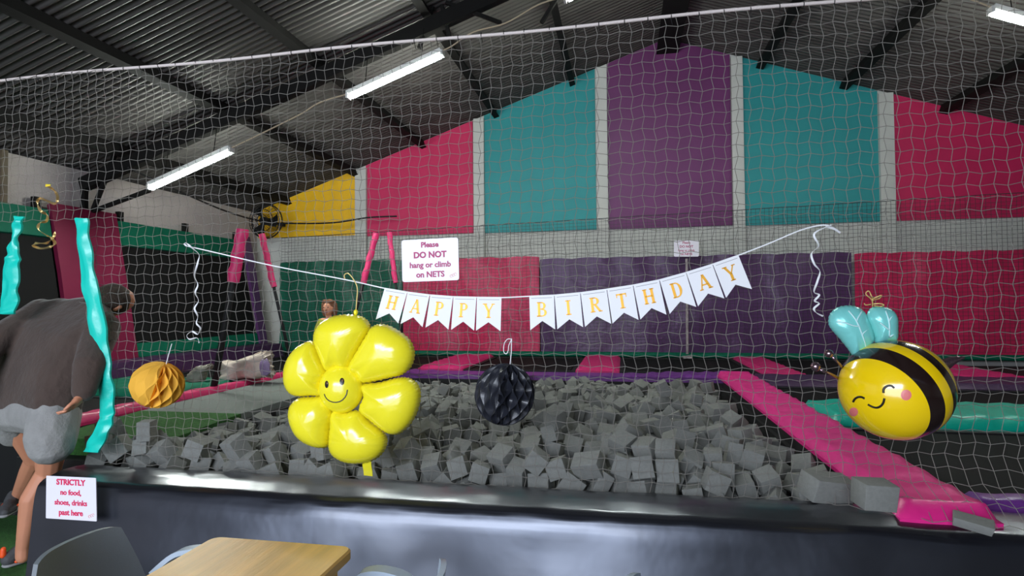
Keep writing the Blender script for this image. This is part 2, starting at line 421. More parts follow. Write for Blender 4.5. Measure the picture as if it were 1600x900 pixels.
# left court: sloped wall trampolines, flat trampoline, pads
XW1 = XL+.12; ZW1 = 2.65
ypk1 = P(184, 345, X=XW1+.06).y; _q = P(217, 560, Y=ypk1); XW0, ZW0 = _q.x-.06, _q.z
def wl(y, t, off=0): # point on the sloping wall, t 0 bottom to 1 top
    return Vector((XW0+(XW1-XW0)*t+off*.9, y, ZW0+(ZW1-ZW0)*t+off*.45))
def slope_slab(y0, y1, t0, t1, th, m, name, parent, off=0):
    b = MB()
    def fn(u, v):
        p = wl(y0+(y1-y0)*u, t0+(t1-t0)*v, off); return p + Vector((.008*nz(p.y*3, p.z*3), 0, 0))
    b.grid(fn, 12, 12); vs = [v-Vector((th, 0, th*.5)) for v in b.v]; n = len(b.v)
    b.add(vs, [tuple(reversed(f)) for f in b.f])
    R = [0, 12, 168, 156]
    ring = [(i*13) for i in range(13)] + [12*13+j for j in range(1, 13)] + [i*13+12 for i in range(11, -1, -1)] + [j for j in range(11, 0, -1)]
    for k in range(len(ring)):
        i, j = ring[k], ring[(k+1) % len(ring)]; b.f.append((i, j, j+n, i+n)); b.m.append(0)
    return b.build(name, m, parent, smooth=50)
ypk0 = P(81, 330, X=XW1+.06).y
ypu0, ypu1 = P(392, 400, X=XW1+.2).y, YC-.25
def wall_tramp(y0, y1, label):
    t = thing('wall_trampoline', ((XW0+XW1)/2, (y0+y1)/2, ZW0), label, 'trampoline', 'sloped wall trampolines')
    slope_slab(y0, y1, 0, 1, .02, M_bed, 'jumping_bed', t)
    slope_slab(y0, y1, .82, 1.0, .04, M_padgreen, 'top_pad', t, .03)
    slope_slab(y0, y1, .0, .1, .04, M_padgreen, 'bottom_pad', t, .03)
    for yy in (y0+.1, (y0+y1)/2, y1-.1):
        b = MB(); b.box((XW1-.03, yy, ZW1+.0), (.06, .08, .3)); b.build('post', M_steel, t)
wall_tramp(1.2, ypk0-.02, 'black sloped wall trampoline at the left edge, left of the pink mat')
wall_tramp(ypk1+.02, ypu0-.02, 'long black sloped wall trampoline with green pads right of the pink mat')
def divider(y0, y1, m, label):
    t = thing('divider_mat', ((XW0+XW1)/2, (y0+y1)/2, ZW0), label, 'mat', 'sloped divider mats')
    slope_slab(y0, y1, -.02, 1.04, .05, m, 'mat', t, .06)
    return t
divider(ypk0, ypk1, M_cpink_shade, 'sloping pink mat coloured as in shade, leaning on the left wall behind the man')
divider(ypu0, ypu1, M_cpurple, 'sloping dark purple mat in the far left corner')
XC = -4.3
pad('edge_pad', M_padred, XC-.06, XC+.1, 3.76, YC-.4, ZP-.02, 'narrow crimson edge pad along the left court beside the turf step', .06)
pad('base_pad', M_paddark, XW0+.02, XW0+.5, 3.8, YC-.4, ZP-.01, 'dark purple pad at the foot of the sloped wall trampolines', .22)
pad('cross_pad', M_padgreen, XW0+.52, XC-.08, P(190, 617, Z=ZP).y, P(200, 593, Z=ZP).y, ZP-.01, 'green cross pad behind the yellow paper ball', .06)
bed(XW0+.52, XC-.08, 3.8, P(190, 617, Z=ZP).y-.02, 'near black trampoline of the left court beside the man')
bed(XW0+.52, XC-.08, P(200, 593, Z=ZP).y+.02, YC-.4, 'far black trampoline of the left court behind the yellow paper ball')
b = MB(); b.prism([(-4.18, 3.64, .54), (-4.18, 4.5, .58), (-4.18, 4.5, .43), (-4.18, 3.64, .42)], (4.18+PX0-.08, 0, 0))
tag(b.build('turf_step', M_turf), 'strip of green artificial turf between the crimson pad and the foam pit', 'turf')
b = MB(); b.prism([(-4.18, 4.51, .43), (-4.18, 4.51, .578), (-4.18, 7.42, .60), (-4.18, 7.42, .43)], (4.18+PX0-.08+.0, 0, 0))
tag(b.build('ramp', M_ramp), 'smooth grey carpeted ramp at the left side of the foam pit', 'ramp')
b = MB(); b.box(((xin+xout)/2, 5.0, .548), (xout-xin-.04, 4.16, .07)); struct(b.build('trim_7', M_black))
# side wall of the pit
for nm, (x0, x1, y0, y1) in {'pit_wall_left': (PX0-.07, PX0-.01, 2.95, PY1), }.items():
    b = MB(); b.box(((x0+x1)/2, (y0+y1)/2, .265), (x1-x0, y1-y0, .53)); struct(b.build('trim_6', M_black))
# ------------------------------------------------------------------ black padded platform edge in front of the pit
xlt, xlb = P(57, 738, Y=2.575).x, P(44, 905, Y=2.44).x
LX0, LX1 = xlt, 3.2
prof = [(2.415,0,0), (2.447,.12,1), (2.489,.28,1), (2.533,.42,1), (2.558,.505,1), (2.570,.535,1), (2.582,.560,1), (2.592,.574,.6), (2.615,.590,.3), (2.66,.598,.4), (2.72,.606,.6), (2.80,.607,.6), (2.86,.600,.5), (2.895,.585,.3), (2.905,.55,.2), (2.905,.40,0)]
fine = []
for i in range(len(prof)-1):
    for k in range(3): 
        t = k/3; fine.append(tuple(prof[i][j]*(1-t)+prof[i+1][j]*t for j in range(3)))
fine.append(prof[-1])
def fn(u, v):
    x = LX0+(LX1-LX0)*u; k = v*(len(fine)-1); i = min(int(k), len(fine)-2); t = k-i
    y, z, a = [fine[i][j]*(1-t)+fine[i+1][j]*t for j in range(3)]
    wv = .015*nz(x*.9, z*2.2+3) + .008*nz(x*3.1, z*5) + .007*max(0, math.sin(x*2.3+z*9+2*nz(x*.7)))*nz(x*1.3, 7)
    flare = (xlt-xlb)*(1-min(1, z/.55))*max(0, 1-u*6)
    return Vector((x-flare, y + a*wv, z + a*.010*nz(x*1.7, 11+y) + (.004*nz(x*7, y*9) if z > .56 else 0)))
b = MB(); b.grid(fn, 220, len(fine)-1)
NV = len(fine)
b.f.append(tuple(range(NV))); b.m.append(0); b.f.append(tuple(220*NV+k for k in reversed(range(NV)))); b.m.append(0)
platform = tag(b.build('padded_platform_edge', M_vinyl, smooth=50), 'long glossy black vinyl padded barrier edging the front of the foam pit', 'platform')

# ------------------------------------------------------------------ nets
def net(name, x0, x1, z0, z1, Y, step, r, m, label, jit=.25, sag=None, hole=None, sides=4, parent=None, yfn=None, shear=.0):
    nx, nzv = int((x1-x0)/step), int((z1-z0)/step); b = MB(); rnd = random.Random(5)
    def node(i, j):
        x = x0+i*step; z = z0+(z1-z0)*j/nzv
        x += step*(.6*nz(x*.7, z*.7, 3)+jit*.9*((j % 2)-.5)+.12*nz(x*6, z*6, 9)) ; z += step*(.5*nz(x*.7+9, z*.7, 5)+jit*.9*((i % 2)-.5)*.8+.1*nz(x*6, z*6, 19))
        x += shear*(z-z0)
        if sag: z -= sag(x, j/nzv)
        y = Y + (yfn(x, z) if yfn else .012*nz(x*.8, z*.8))
        return Vector((x, y, z))
    nd = {(i, j): node(i, j) for i in range(nx+1) for j in range(nzv+1)}
    def seg(p, q, r):
        t = (q-p).normalized(); a = t.cross(Vector((0,1,0))); a = a.normalized() if a.length > 1e-4 else Vector((1,0,0)); c = t.cross(a)
        vs = [e + a*r*math.cos(k*2*PI/sides)+c*r*math.sin(k*2*PI/sides) for e in (p, q) for k in range(sides)]
        b.add(vs, [(k, (k+1) % sides, sides+(k+1) % sides, sides+k) for k in range(sides)])
    for (i, j), p in nd.items():
        for q in ((i+1, j), (i, j+1)):
            if q in nd and not (hole and (hole(p) or hole(nd[q]))):
                mid = (p+nd[q])/2
                seg(p, nd[q], r)
        if not (hole and hole(p)) and sides >= 4:
            k = r*1.75; b.add([p+Vector(d)*k for d in ((1,0,0), (-1,0,0), (0,1,0), (0,-1,0), (0,0,1), (0,0,-1))],
                  [(0,2,4), (2,1,4), (1,3,4), (3,0,4), (2,0,5), (1,2,5), (3,1,5), (0,3,5)])
    return b, nd
YN = 2.87
ZR = (P(0, 128, Y=YN).z+P(1300, 0, Y=YN).z)/2
xs_left = P(128, 350, Y=YN).x
zh = P(60, 352, Y=YN).z
cut = lambda p: p.x < P(150, 520, Y=YN).x + (-.12 if p.z > 1.4 else 0) and p.z < zh
net_t = thing('safety_net', ((-3.9+2.4)/2, YN, .6), 'grey knotted cord safety net hanging in front of the foam pit', 'net')
bn, _ = net('net', -4.3, 2.6, .605, ZR, YN, .053, .0014, M_net, '', hole=cut, yfn=lambda x, z: .03*nz(x*.7, z*.8) - .26*max(0, min(1, (x-.75)/.5))*max(0, (.80-z)/.19)**1.5)
bn.build('mesh', M_net, net_t)
b = MB(); b.tube([(x/10, YN, ZR+.006*math.sin(x*.35)) for x in range(-43, 27)], .0085, 8); b.build('top_rope', M_rope, net_t, smooth=True)
b = MB(); b.tube([(0, YN+.0115*math.cos(a*PI/4), ZR+.0115*math.sin(a*PI/4)) for a in range(8)], .0018, 4, closed=True)
b.tube([(0, YN, ZR-.01), (.006, YN, ZR-.04)], .0015, 4)
tie = b.build('rope_tie', M_black, net_t)
for k in range(58):
    o = tie if k == 0 else tie.copy()
    if k: COL.objects.link(o); o.parent = net_t
    o.location = (-4.2+k*.117+.03*nz(k*3.3), 0, 0)
# finer dark net hung before the back wall
YF = YC-.16
zf0, zf1 = P(700, 356, Y=YF), P(1500, 307, Y=YF)
fx0 = P(440, 400, Y=YF).x
fn_t = thing('inner_net', (1, YF, .6), 'fine dark mesh net across the lower half of the back wall', 'net')
def zf(x): return zf0.z+(zf1.z-zf0.z)*(x-zf0.x)/(zf1.x-zf0.x)
stp = .067; b = MB(); nx = int((8.2-fx0)/stp); zb = .72
for i in range(nx+1):
    x = fx0+i*stp
    b.bar((x+.02*nz(x), YF, zb), (x, YF, zf(x)), .0042, .0042, up=(0,1,0))
for j in range(40):
    t = j/39
    for k in range(16):
        xa, xb = fx0+(8.2-fx0)*k/16, fx0+(8.2-fx0)*(k+1)/16
        b.bar((xa, YF, zb+(zf(xa)-zb)*t), (xb, YF, zb+(zf(xb)-zb)*t), .0042, .0042)
b.build('mesh', M_netfine, fn_t)
b = MB(); b.tube([(fx0+(8.2-fx0)*k/40, YF, zf(fx0+(8.2-fx0)*k/40)+.004*math.sin(k*2.2)) for k in range(41)], .006, 6); b.build('top_cable', M_netfine, fn_t)
# dark sagging cable of the left court
pts = [P(200, 262, Y=6.4), P(340, 325, Y=8.3), P(405, 345, Y=9.4), P(450, 349, Y=9.7), P(520, 348, Y=9.7), P(575, 340, Y=9.7), P(620, 338, Y=9.7)]
b = MB(); b.tube(spline(pts, 6), .014, 6); tag(b.build('net_cable', M_black, smooth=True), 'black sagging cable strung across the yellow panel', 'cable')

# A-frame net posts with pink foam sleeves
def aframe(Y, legs, label):
    t = thing('net_post', (sum(P(l[2], l[3], Y=Y).x for l in legs)/len(legs), Y, ZP-.1), label, 'post', 'angled net posts')
    for (x0, y0, x1, y1, r, s1) in legs:
        a, c = P(x0, y0, Y=Y), P(x1, y1, Y=Y)
        b = MB(); b.tube([a, c], r*.55, 8); b.build('leg', M_black, t, smooth=True)
        q = a.lerp(c, s1); sl = [a.lerp(q, k/10) + Vector((.006*math.sin(k*2.1), 0, 0)) for k in range(11)]
        b = MB(); b.tube(sl, [r*(1+.08*math.sin(k*1.7)) for k in range(11)], 12); b.build('foam_sleeve', M_sleeve, t, smooth=50)
Y1 = P(336, 612, Z=ZP-.02).y
aframe(Y1, [(379, 358, 334, 606, .062, .335)], 'near slanted black net post with a broad pink sleeve at the left court')
aframe(P(458, 598, Z=ZP).y, [(409, 366, 462, 598, .034, .36)], 'slanted black net post with a thin pink sleeve left of the flower balloon')
aframe(7.75, [(588, 364, 531, 582, .044, .36)], 'slanted black net post with a pink sleeve right above the flower balloon')
aframe(7.75+.02, [(608, 363, 635, 578, .036, .37)], 'slanted black net post with a pink sleeve beside the sign about nets')
a, c = P(1073, 404, Y=YF-.1), P(1074, 553, Y=YF-.1)
b = MB(); b.tube([a, c], .022, 8); b.box((c.x, YF-.1, ZP+.015), (.14, .14, .03))
tag(b.build('net_pole', mat('worn_grey_pole', (150,140,140), .5, var=.35, vscale=14), smooth=50), 'thin worn grey pole standing before the purple sheet', 'pole')
b = MB(); b.tube([(-4.12, 2.87, 0), (-4.12, 2.87, ZR)], .022, 8); tag(b.build('net_upright', M_steel, smooth=50), 'dark steel upright holding the front net beyond the left frame edge', 'post')

# ------------------------------------------------------------------ tube lights and their cable
M_tube = mat('lit_fluorescent_tube', (255,255,255), .4, emis=((.93,1.0,.93), TUBE))
M_fix = mat('white_light_fitting', (220,220,214), .5)
YLp = YT-.12
lamps = [((545,153), (692,86), 'bright tube light hanging above the first pink panel, higher of the left two'), ((235,295), (362,237), 'bright tube light low at the left, the lower of the two on the left slope'),
         ((884,1), (1010,-62), 'tube light just cut by the top edge near the roof peak'), ((1547,20), (1700,62), 'bright double tube light at the top right corner')]
ends = []
for n, (p, q, lb) in enumerate(lamps):
    a, c = P(*p, Y=YLp), P(*q, Y=YLp)
    if n == 2: c = a.lerp(c, 1)
    d = (c-a).normalized(); up = Vector((0,1,0)).cross(d); up = -up if up.z < 0 else up
    t = thing('tube_light', (a+c)/2, lb, 'light', 'tube lights on the roof frame')
    b = MB(); b.bar(a+up*.055, c+up*.055, .07, .05, up=up); b.build('housing', M_fix, t)
    for s_ in ([-.022, .022]):
        b = MB(); b.tube([a+d*.03+Vector((0,s_,0)), c-d*.03+Vector((0,s_,0))], .017, 10); b.build('tube', M_tube, t, smooth=50)
    for e in (a, c):
        b = MB(); b.box(e+up*.02, (.03, .09, .06)); b.build('end_cap', M_fix, t)
    b = MB()
    for f in (.2, .8):
        m_ = a.lerp(c, f)+up*.07; b.tube([m_, Vector((m_.x, YT-.05, roof_z(m_.x)-.22))], .005, 5)
    b.build('hanger', M_steel, t)
    ends.append((a+up*.05, c+up*.05))
def cable(pts, lb, r=.009):
    b = MB(); b.tube(spline(pts, 6), r, 6); tag(b.build('power_cable', mat('pale_cable', (186,168,140), .6), smooth=True), lb, 'cable', 'cables between the tube lights')
cable([ends[1][1], P(372, 226, Y=YLp), P(420, 203, Y=YLp), P(470, 178, Y=YLp), P(500, 160, Y=YLp), ends[0][0]], 'pale cable looping between the two tube lights of the left slope')
cable([ends[0][1], P(706, 72, Y=YLp), P(740, 50, Y=YLp), P(790, 36, Y=YLp), P(840, 8, Y=YLp), ends[2][0]], 'pale cable rising from the upper left tube light to the roof peak')
cable([ends[3][0], P(1520, 0, Y=YLp), P(1450, -24, Y=YLp)], 'pale cable running to the tube light at the top right')

# round wall fan high in the far left corner
Yf = 9.6; fc = P(417, 346, Y=Yf); fr = (P(441, 346, Y=Yf)-fc).length
t = thing('wall_fan', (fc.x, YB, fc.z-fr), 'round black caged wall fan in front of the yellow panel', 'fan')
b = MB()
for q, yy in ((1, 0), (.98, -.08), (.66, -.13), (.33, -.15)):
    b.tube([fc+Vector((fr*q*math.cos(k*PI/16), yy, fr*q*math.sin(k*PI/16))) for k in range(32)], .007 if q < 1 else .012, 5, closed=True)
for k in range(28):
    an = k*2*PI/28; e = Vector((math.cos(an), 0, math.sin(an)))
    b.tube([fc+e*fr+Vector((0,0,0)), fc+e*fr*.98+Vector((0,-.08,0)), fc+e*fr*.5+Vector((0,-.145,0)), fc+e*.03+Vector((0,-.16,0))], .003, 4)
b.build('cage', M_black, t)
for k in range(3):
    b = MB()
    def fn(u, v, k=k):
        an = k*2*PI/3 + (v-.5)*(.5+.5*u); r_ = .05+(fr*.86-.05)*u
        return fc+Vector((r_*math.cos(an), -.07+.05*(v-.5), r_*math.sin(an)))
    b.grid(fn, 8, 6); n_ = len(b.v); b.add([v+Vector((0,.004,0)) for v in b.v], [tuple(reversed(f)) for f in b.f]); b.build('blade', M_steel, t, smooth=True)
b = MB(); b.tube([fc+Vector((0,-.13,0)), fc+Vector((0,.2,0))], .07, 14); b.build('motor', M_black, t, smooth=50)
b = MB(); b.bar(fc+Vector((0,.18,0)), Vector((fc.x, YB-.04, fc.z)), .05, .05); b.build('bracket', M_black, t)

# ------------------------------------------------------------------ signs
def sign(corners, Y, lines, ink, label, name='notice_sign', th=.004, round_=.012, tilt=None, logo=True, links=None):
    tl, trr, br, bl = [P(x, y, Y=(Y if tilt is None else tilt(y))) for x, y in corners]
    c = (tl+trr+br+bl)/4; ex = ((trr-tl)+(br-bl))/2; ez = ((tl-bl)+(trr-br))/2; W, H = ex.length, ez.length
    ex.normalize(); ez.normalize(); en = ex.cross(ez).normalized()      # towards the room
    t = thing(name, (c.x, c.y, min(bl.z, br.z)), label, 'sign')
    R_ = round_; poly = []
    for (sx, sz, a0) in ((1,1,0), (-1,1,90), (-1,-1,180), (1,-1,270)):
        for k in range(5):
            a = math.radians(a0+k*22.5); poly.append(c + ex*(sx*(W/2-R_)+R_*math.cos(a)) + ez*(sz*(H/2-R_)+R_*math.sin(a)))
    b = MB(); b.prism(poly, -en*th); b.build('board', M_signw, t)
    b = MB()
    for body, fz, size, bold in lines:
        vs, fs = text_mesh(body, size*H, bold*H)
        b.add([c + ex*v.x + ez*(v.y+fz*H) + en*(.0012+v.z) for v in vs], fs)
    b.build('lettering', ink, t)
    if logo:   # small pale flourish printed in the lower right corner
        b = MB(); o_ = c + ex*(W*.40) - ez*(H*.40)
        for k in range(3): b.tube([o_ + ex*(H*(.05*(k-1)+.03*math.cos(a*.7)))+ez*(H*(.02*k+.03*math.sin(a*.7)))+en*.001 for a in range(9)], H*.005, 4)
        b.build('printed_flourish', mat('faded_coral_print', (240,170,160), .6), t)
    return t
sign([(627,375), (716,371.5), (717,437), (629,441.5)], 2.80, [('Please', .36, .175, .006), ('DO NOT', .12, .20, .008), ('hang or climb', -.115, .185, .005), ('on NETS', -.345, .19, .006)],
     mat('plum_sign_ink', (176,44,104), .5), 'white sign on the front net reading Please DO NOT hang or climb on NETS')
sign([(72,743), (150,747), (150.5,814.5), (72,810)], 2.50, [('STRICTLY', .36, .19, .007), ('no food,', .12, .175, .005), ('shoes, drinks', -.115, .175, .004), ('past here', -.345, .18, .005)],
     M_inkred, 'white sign on the black vinyl reading STRICTLY no food, shoes, drinks past here', round_=.004, tilt=lambda y: 2.535-(y-743)/70*.062)
sign([(1053,376), (1092,375.5), (1092,401), (1053,401)], YF-.06, [('Please', .36, .19, .004), ('DO NOT', .12, .20, .006), ('hang or climb', -.115, .18, .003), ('on NETS', -.345, .19, .004)],
     mat('plum_sign_ink', (176,44,104), .5), 'small far white sign about the nets, above the purple sheet', logo=False, round_=.02)

# ------------------------------------------------------------------ birthday banner
YBn = 2.79
def glyph(ch):   # strokes of a serif capital in a unit box, as flat polygons
    B = []; s, tn, sf = .20, .10, .07
    def rc(x0, y0, x1, y1): B.append([(x0,y0), (x1,y0), (x1,y1), (x0,y1)])
    def ln(x0, y0, x1, y1, w_): B.append([(x0-w_/2,y0), (x0+w_/2,y0), (x1+w_/2,y1), (x1-w_/2,y1)])
    def arc(cx, cy, rx, ry, a0, a1, w0, w1, n=12):
        for k in range(n):
            q = []
            for kk, o_ in ((k,0), (k+1,0), (k+1,1), (k,1)):
                a = math.radians(a0+(a1-a0)*kk/n); th_ = w0+(w1-w0)*math.sin(PI*kk/n); f = 1-o_*1.0
                q.append((cx+(rx-o_*th_)*math.cos(a), cy+(ry-o_*w0)*math.sin(a)))
            B.append(q)
    def serif(x, y, wd=.34): rc(x-wd/2, y if y == 0 else y-sf, x+wd/2, y+sf if y == 0 else y)
    if ch == 'H':
        for x in (.18, .72): rc(x-s/2, 0, x+s/2, 1); serif(x, 0); serif(x, 1)
        rc(.18, .46, .72, .46+tn)
    elif ch == 'A':
        ln(.12, 0, .46, 1, tn); ln(.80, 0, .46, 1, s); rc(.24, .28, .72, .28+tn*.9); serif(.12, 0, .28); serif(.80, 0, .34)
    elif ch in 'PRB':
        rc(.12, 0, .12+s, 1); serif(.22, 0, .38); rc(.05, 1-sf, .5, 1); 
        arc(.42, .74, .34, .26, -90, 90, tn*.8, s); rc(.3, 1-tn*.8, .44, 1); rc(.3, .48, .44, .48+tn*.8)
        if ch == 'R': ln(.78, 0, .44, .5, s); serif(.82, 0, .26)
        if ch == 'B': arc(.44, .27, .40, .27, -90, 90, tn*.8, s); rc(.05, 0, .46, tn*.8)
    elif ch == 'Y':
        rc(.45-s/2, 0, .45+s/2, .48); serif(.45, 0, .38); ln(.45, .44, .12, 1, s); ln(.45, .44, .80, 1, tn); serif(.13, 1, .36); serif(.80, 1, .28)
    elif ch == 'I': rc(.45-s/2, 0, .45+s/2, 1); serif(.45, 0, .42); serif(.45, 1, .42)
    elif ch == 'T':
        rc(.45-s/2, 0, .45+s/2, 1); serif(.45, 0, .40); rc(.06, 1-tn, .84, 1); rc(.06, .74, .12, 1); rc(.78, .74, .84, 1)
    elif ch == 'D':
        rc(.12, 0, .12+s, 1); rc(.05, 0, .42, tn*.8); rc(.05, 1-tn*.8, .42, 1); arc(.40, .5, .44, .5, -90, 90, tn*.8, s)
    return B
HP = [(601,449.5), (637,455.5), (672,460), (708.5,462.7), (745,463.6), (784,464)]
BP = [(826.6,462), (866,460.3), (906.7,456.5), (948,451), (989,444.6), (1030,436.5), (1071.7,425), (1113,412), (1153.7,397.8)]
def hang(p, q):    # ends of the upper edge of one pennant on the banner plane
    return P(*p, Y=YBn), P(*q, Y=YBn)
ordn = {}
words = [('HAPPY', HP, 'HAPPY'), ('BIRTHDAY', BP, 'BIRTHDAY')]
LB = {('HAPPY',0): 'white pennant with gold letter H, leftmost of the banner', ('HAPPY',1): 'white pennant with gold letter A, second in HAPPY', ('HAPPY',2): 'white pennant with the first gold P of HAPPY',
      ('HAPPY',3): 'white pennant with the second gold P of HAPPY', ('HAPPY',4): 'white pennant with gold letter Y at the end of HAPPY', ('BIRTHDAY',0): 'white pennant with gold letter B starting BIRTHDAY',
      ('BIRTHDAY',1): 'white pennant with gold letter I beside the B', ('BIRTHDAY',2): 'white pennant with gold letter R', ('BIRTHDAY',3): 'white pennant with gold letter T', ('BIRTHDAY',4): 'white pennant with gold letter H in the middle of BIRTHDAY',
      ('BIRTHDAY',5): 'white pennant with gold letter D', ('BIRTHDAY',6): 'white pennant with gold letter A next to last in BIRTHDAY', ('BIRTHDAY',7): 'white pennant with gold letter Y, rightmost and most tilted of the banner'}
for wd_, pts, nm in words:
    for i, ch in enumerate(wd_):
        a, c = hang(pts[i], pts[i+1]); ex = (c-a); W = ex.length; ex.normalize(); dn = Vector((ex.z, 0, -ex.x)); H = .165
        if wd_ == 'HAPPY': dn = (dn + ex*(-.10+.025*i)).normalized()
        off = Vector((0, -.0015*(i % 2)-.001, 0)); g = .0012
        t = thing('pennant', (a+c)/2 + dn*H, LB[(wd_, i)], 'pennant', 'birthday banner pennants')
        def Q(u, v, yo=0): return a + ex*(g+u*(W-2*g)) + dn*(v*H) + off + Vector((0, -.012*v + yo, 0))
        b = MB(); b.prism([Q(0,0), Q(1,0), Q(1,1), Q(.5,.745), Q(0,1)], (0, .0014, 0)); b.build('card', M_white, t)
        b = MB(); b.add([Q(.08,.075,-.0006), Q(.92,.075,-.0006), Q(.92,.088,-.0006), Q(.08,.088,-.0006)], [(0,1,2,3)]); b.build('fold_slot', mat('grey_fold_line', (150,150,152), .7), t)
        b = MB()
        for poly in glyph(ch):
            b.prism([Q(.27+.50*x, .62-.42*y, -.0006) for x, y in poly], (0, -.0012, 0))
        b.build('letter', M_gold, t)
st = [P(290, 384, Y=YBn), P(330, 393, Y=YBn), P(430, 416, Y=YBn), P(540, 437, Y=YBn)] + [P(x, y+1, Y=YBn) for x, y in HP] + [P(x, y+1, Y=YBn) for x, y in BP] + [P(1200, 381, Y=YBn), P(1250, 360, Y=YBn), P(1282, 352, Y=YBn), P(1296, 353, Y=YBn)]
b = MB(); b.ribbon(spline(st, 5), (0,0,1), .0055, .0015)
bs = tag(b.build('banner_ribbon', M_white), 'thin white ribbon stringing the birthday banner across the net', 'ribbon')
def curl(path, wd=.008, tw=2.6, n=10, amp=0, lb='', cat='ribbon', m=M_white, turns=0, nm='curling_ribbon'):
    pts = spline(path, n); N = len(pts)
    if turns:
        pts = [p + Vector((amp*math.cos(turns*2*PI*i/N), amp*math.sin(turns*2*PI*i/N), 0)) for i, p in enumerate(pts)]
    dirs = [Vector((math.cos(i*tw/n), math.sin(i*tw/n)*.8, .35)) for i in range(N)]
    b = MB(); b.ribbon(pts, dirs, wd, .0012); return tag(b.build(nm, m), lb, cat)
curl([P(x, y, Y=YBn-.02) for x, y in [(291,384), (288,381), (291,380), (301,388), (311,398), (309,410), (304,430), (309,445), (305,457), (310,470), (304,482), (309,494), (307,505), (313,513), (309,522), (300,518), (292,524), (296,530), (308,528), (311,536)]], .0085, 1.3, lb='white curling ribbon tied at the left end of the banner')
curl([P(x, y, Y=YBn-.02) for x, y in [(1299,352), (1290,355), (1272,366), (1279,384), (1268,396), (1272,412), (1281,424), (1277,440), (1272,456), (1280,461), (1273,470), (1280,474), (1272,482), (1276,489), (1286,494)]], .0085, 1.3, lb='white curling ribbon tied at the right end of the banner')
b = MB(); b.ribbon(spline([P(1290, 354, Y=YBn), P(1302, 357, Y=YBn-.01), P(1313, 364, Y=YBn-.01)], 5), (0,.4,1), .011); tag(b.build('ribbon_tail', M_white), 'short loose white ribbon tail right of the banner knot', 'ribbon')
# gold spiral streamer on a bit of yellow tape
M_goldf = mat('gold_streamer_foil', (236,200,130), .3, metal=.7)
pp = [(75,291), (84,297), (90,308), (86,318), (74,314), (62,310), (58,318), (64,330), (74,336), (72,346), (62,348), (60,358), (70,366), (80,372), (86,380), (78,386), (64,388), (52,384), (56,380), (72,380), (83,372), (86,362)]
curl([P(x, y, Y=2.82+.05*math.sin(i*1.6)) for i, (x, y) in enumerate(pp)], .014, 1.9, lb='gold spiral foil streamer hanging at the upper left of the net', m=M_goldf, nm='spiral_streamer', cat='streamer')
q = P(75, 290, Y=2.84); b = MB(); b.box(q, (.034, .002, .016), Euler((0,.1,0))); tag(b.build('tape_piece', mat('yellow_tape', (232,206,40), .5)), 'small piece of yellow tape above the gold streamer', 'tape')

# turquoise vinyl straps at the net opening
def strap(pts, lb, Y=2.80):
    path = []; wds = []
    for x0, x1, y in pts:
        a, c = P(x0, y, Y=Y), P(x1, y, Y=Y); path.append((a+c)/2); wds.append((c-a).length)
    pth = spline(path, 6); W = []
    for i in range(len(pts)-1):
        for k in range(6): W.append(wds[i]+(wds[i+1]-wds[i])*k/6)
    W.append(wds[-1]); N = len(pth); n = 6; b = MB(); vs = []
    for i, p in enumerate(pth):
        for j in range(n+1):
            u = j/n-.5; vs.append(p + Vector((u*W[i], -.012*math.cos(u*PI)+.004*math.sin(i*.9+u*3)+.012*nz(i*.3, u*2), .002*math.sin(i*.6+j))))
    fs = [(i*(n+1)+j, i*(n+1)+j+1, (i+1)*(n+1)+j+1, (i+1)*(n+1)+j) for i in range(N-1) for j in range(n)]
    b.add(vs, fs); n_ = len(b.v); b.add([v+Vector((0,.012,0)) for v in vs], [tuple(reversed(f)) for f in fs])
    edge = [i*(n+1) for i in range(N)] + [(N-1)*(n+1)+j for j in range(1, n+1)] + [i*(n+1)+n for i in range(N-2, -1, -1)] + [j for j in range(n-1, 0, -1)]
    for k in range(len(edge)):
        i, j = edge[k], edge[(k+1) % len(edge)]; b.f.append((i, j, j+n_, i+n_)); b.m.append(0)
    return tag(b.build('vinyl_strap', M_straw, smooth=40), lb, 'strap', 'turquoise straps at the net opening')
strap([(117,135,341), (121,140,380), (126,147,430), (134,159,480), (141,167,530), (149,172,575), (155,176.5,615), (155.5,176,645), (153,174,660), (142,166,682), (129,154,706)], 'long turquoise vinyl strap along the net opening, in front of the man')
strap([(22,35,338), (19,33,352), (17,25,376), (9,29,398), (6,29,412), (3,27,445), (1,26,475), (-4,19,491)], 'short twisted turquoise strap at the left edge of the frame', 2.76)
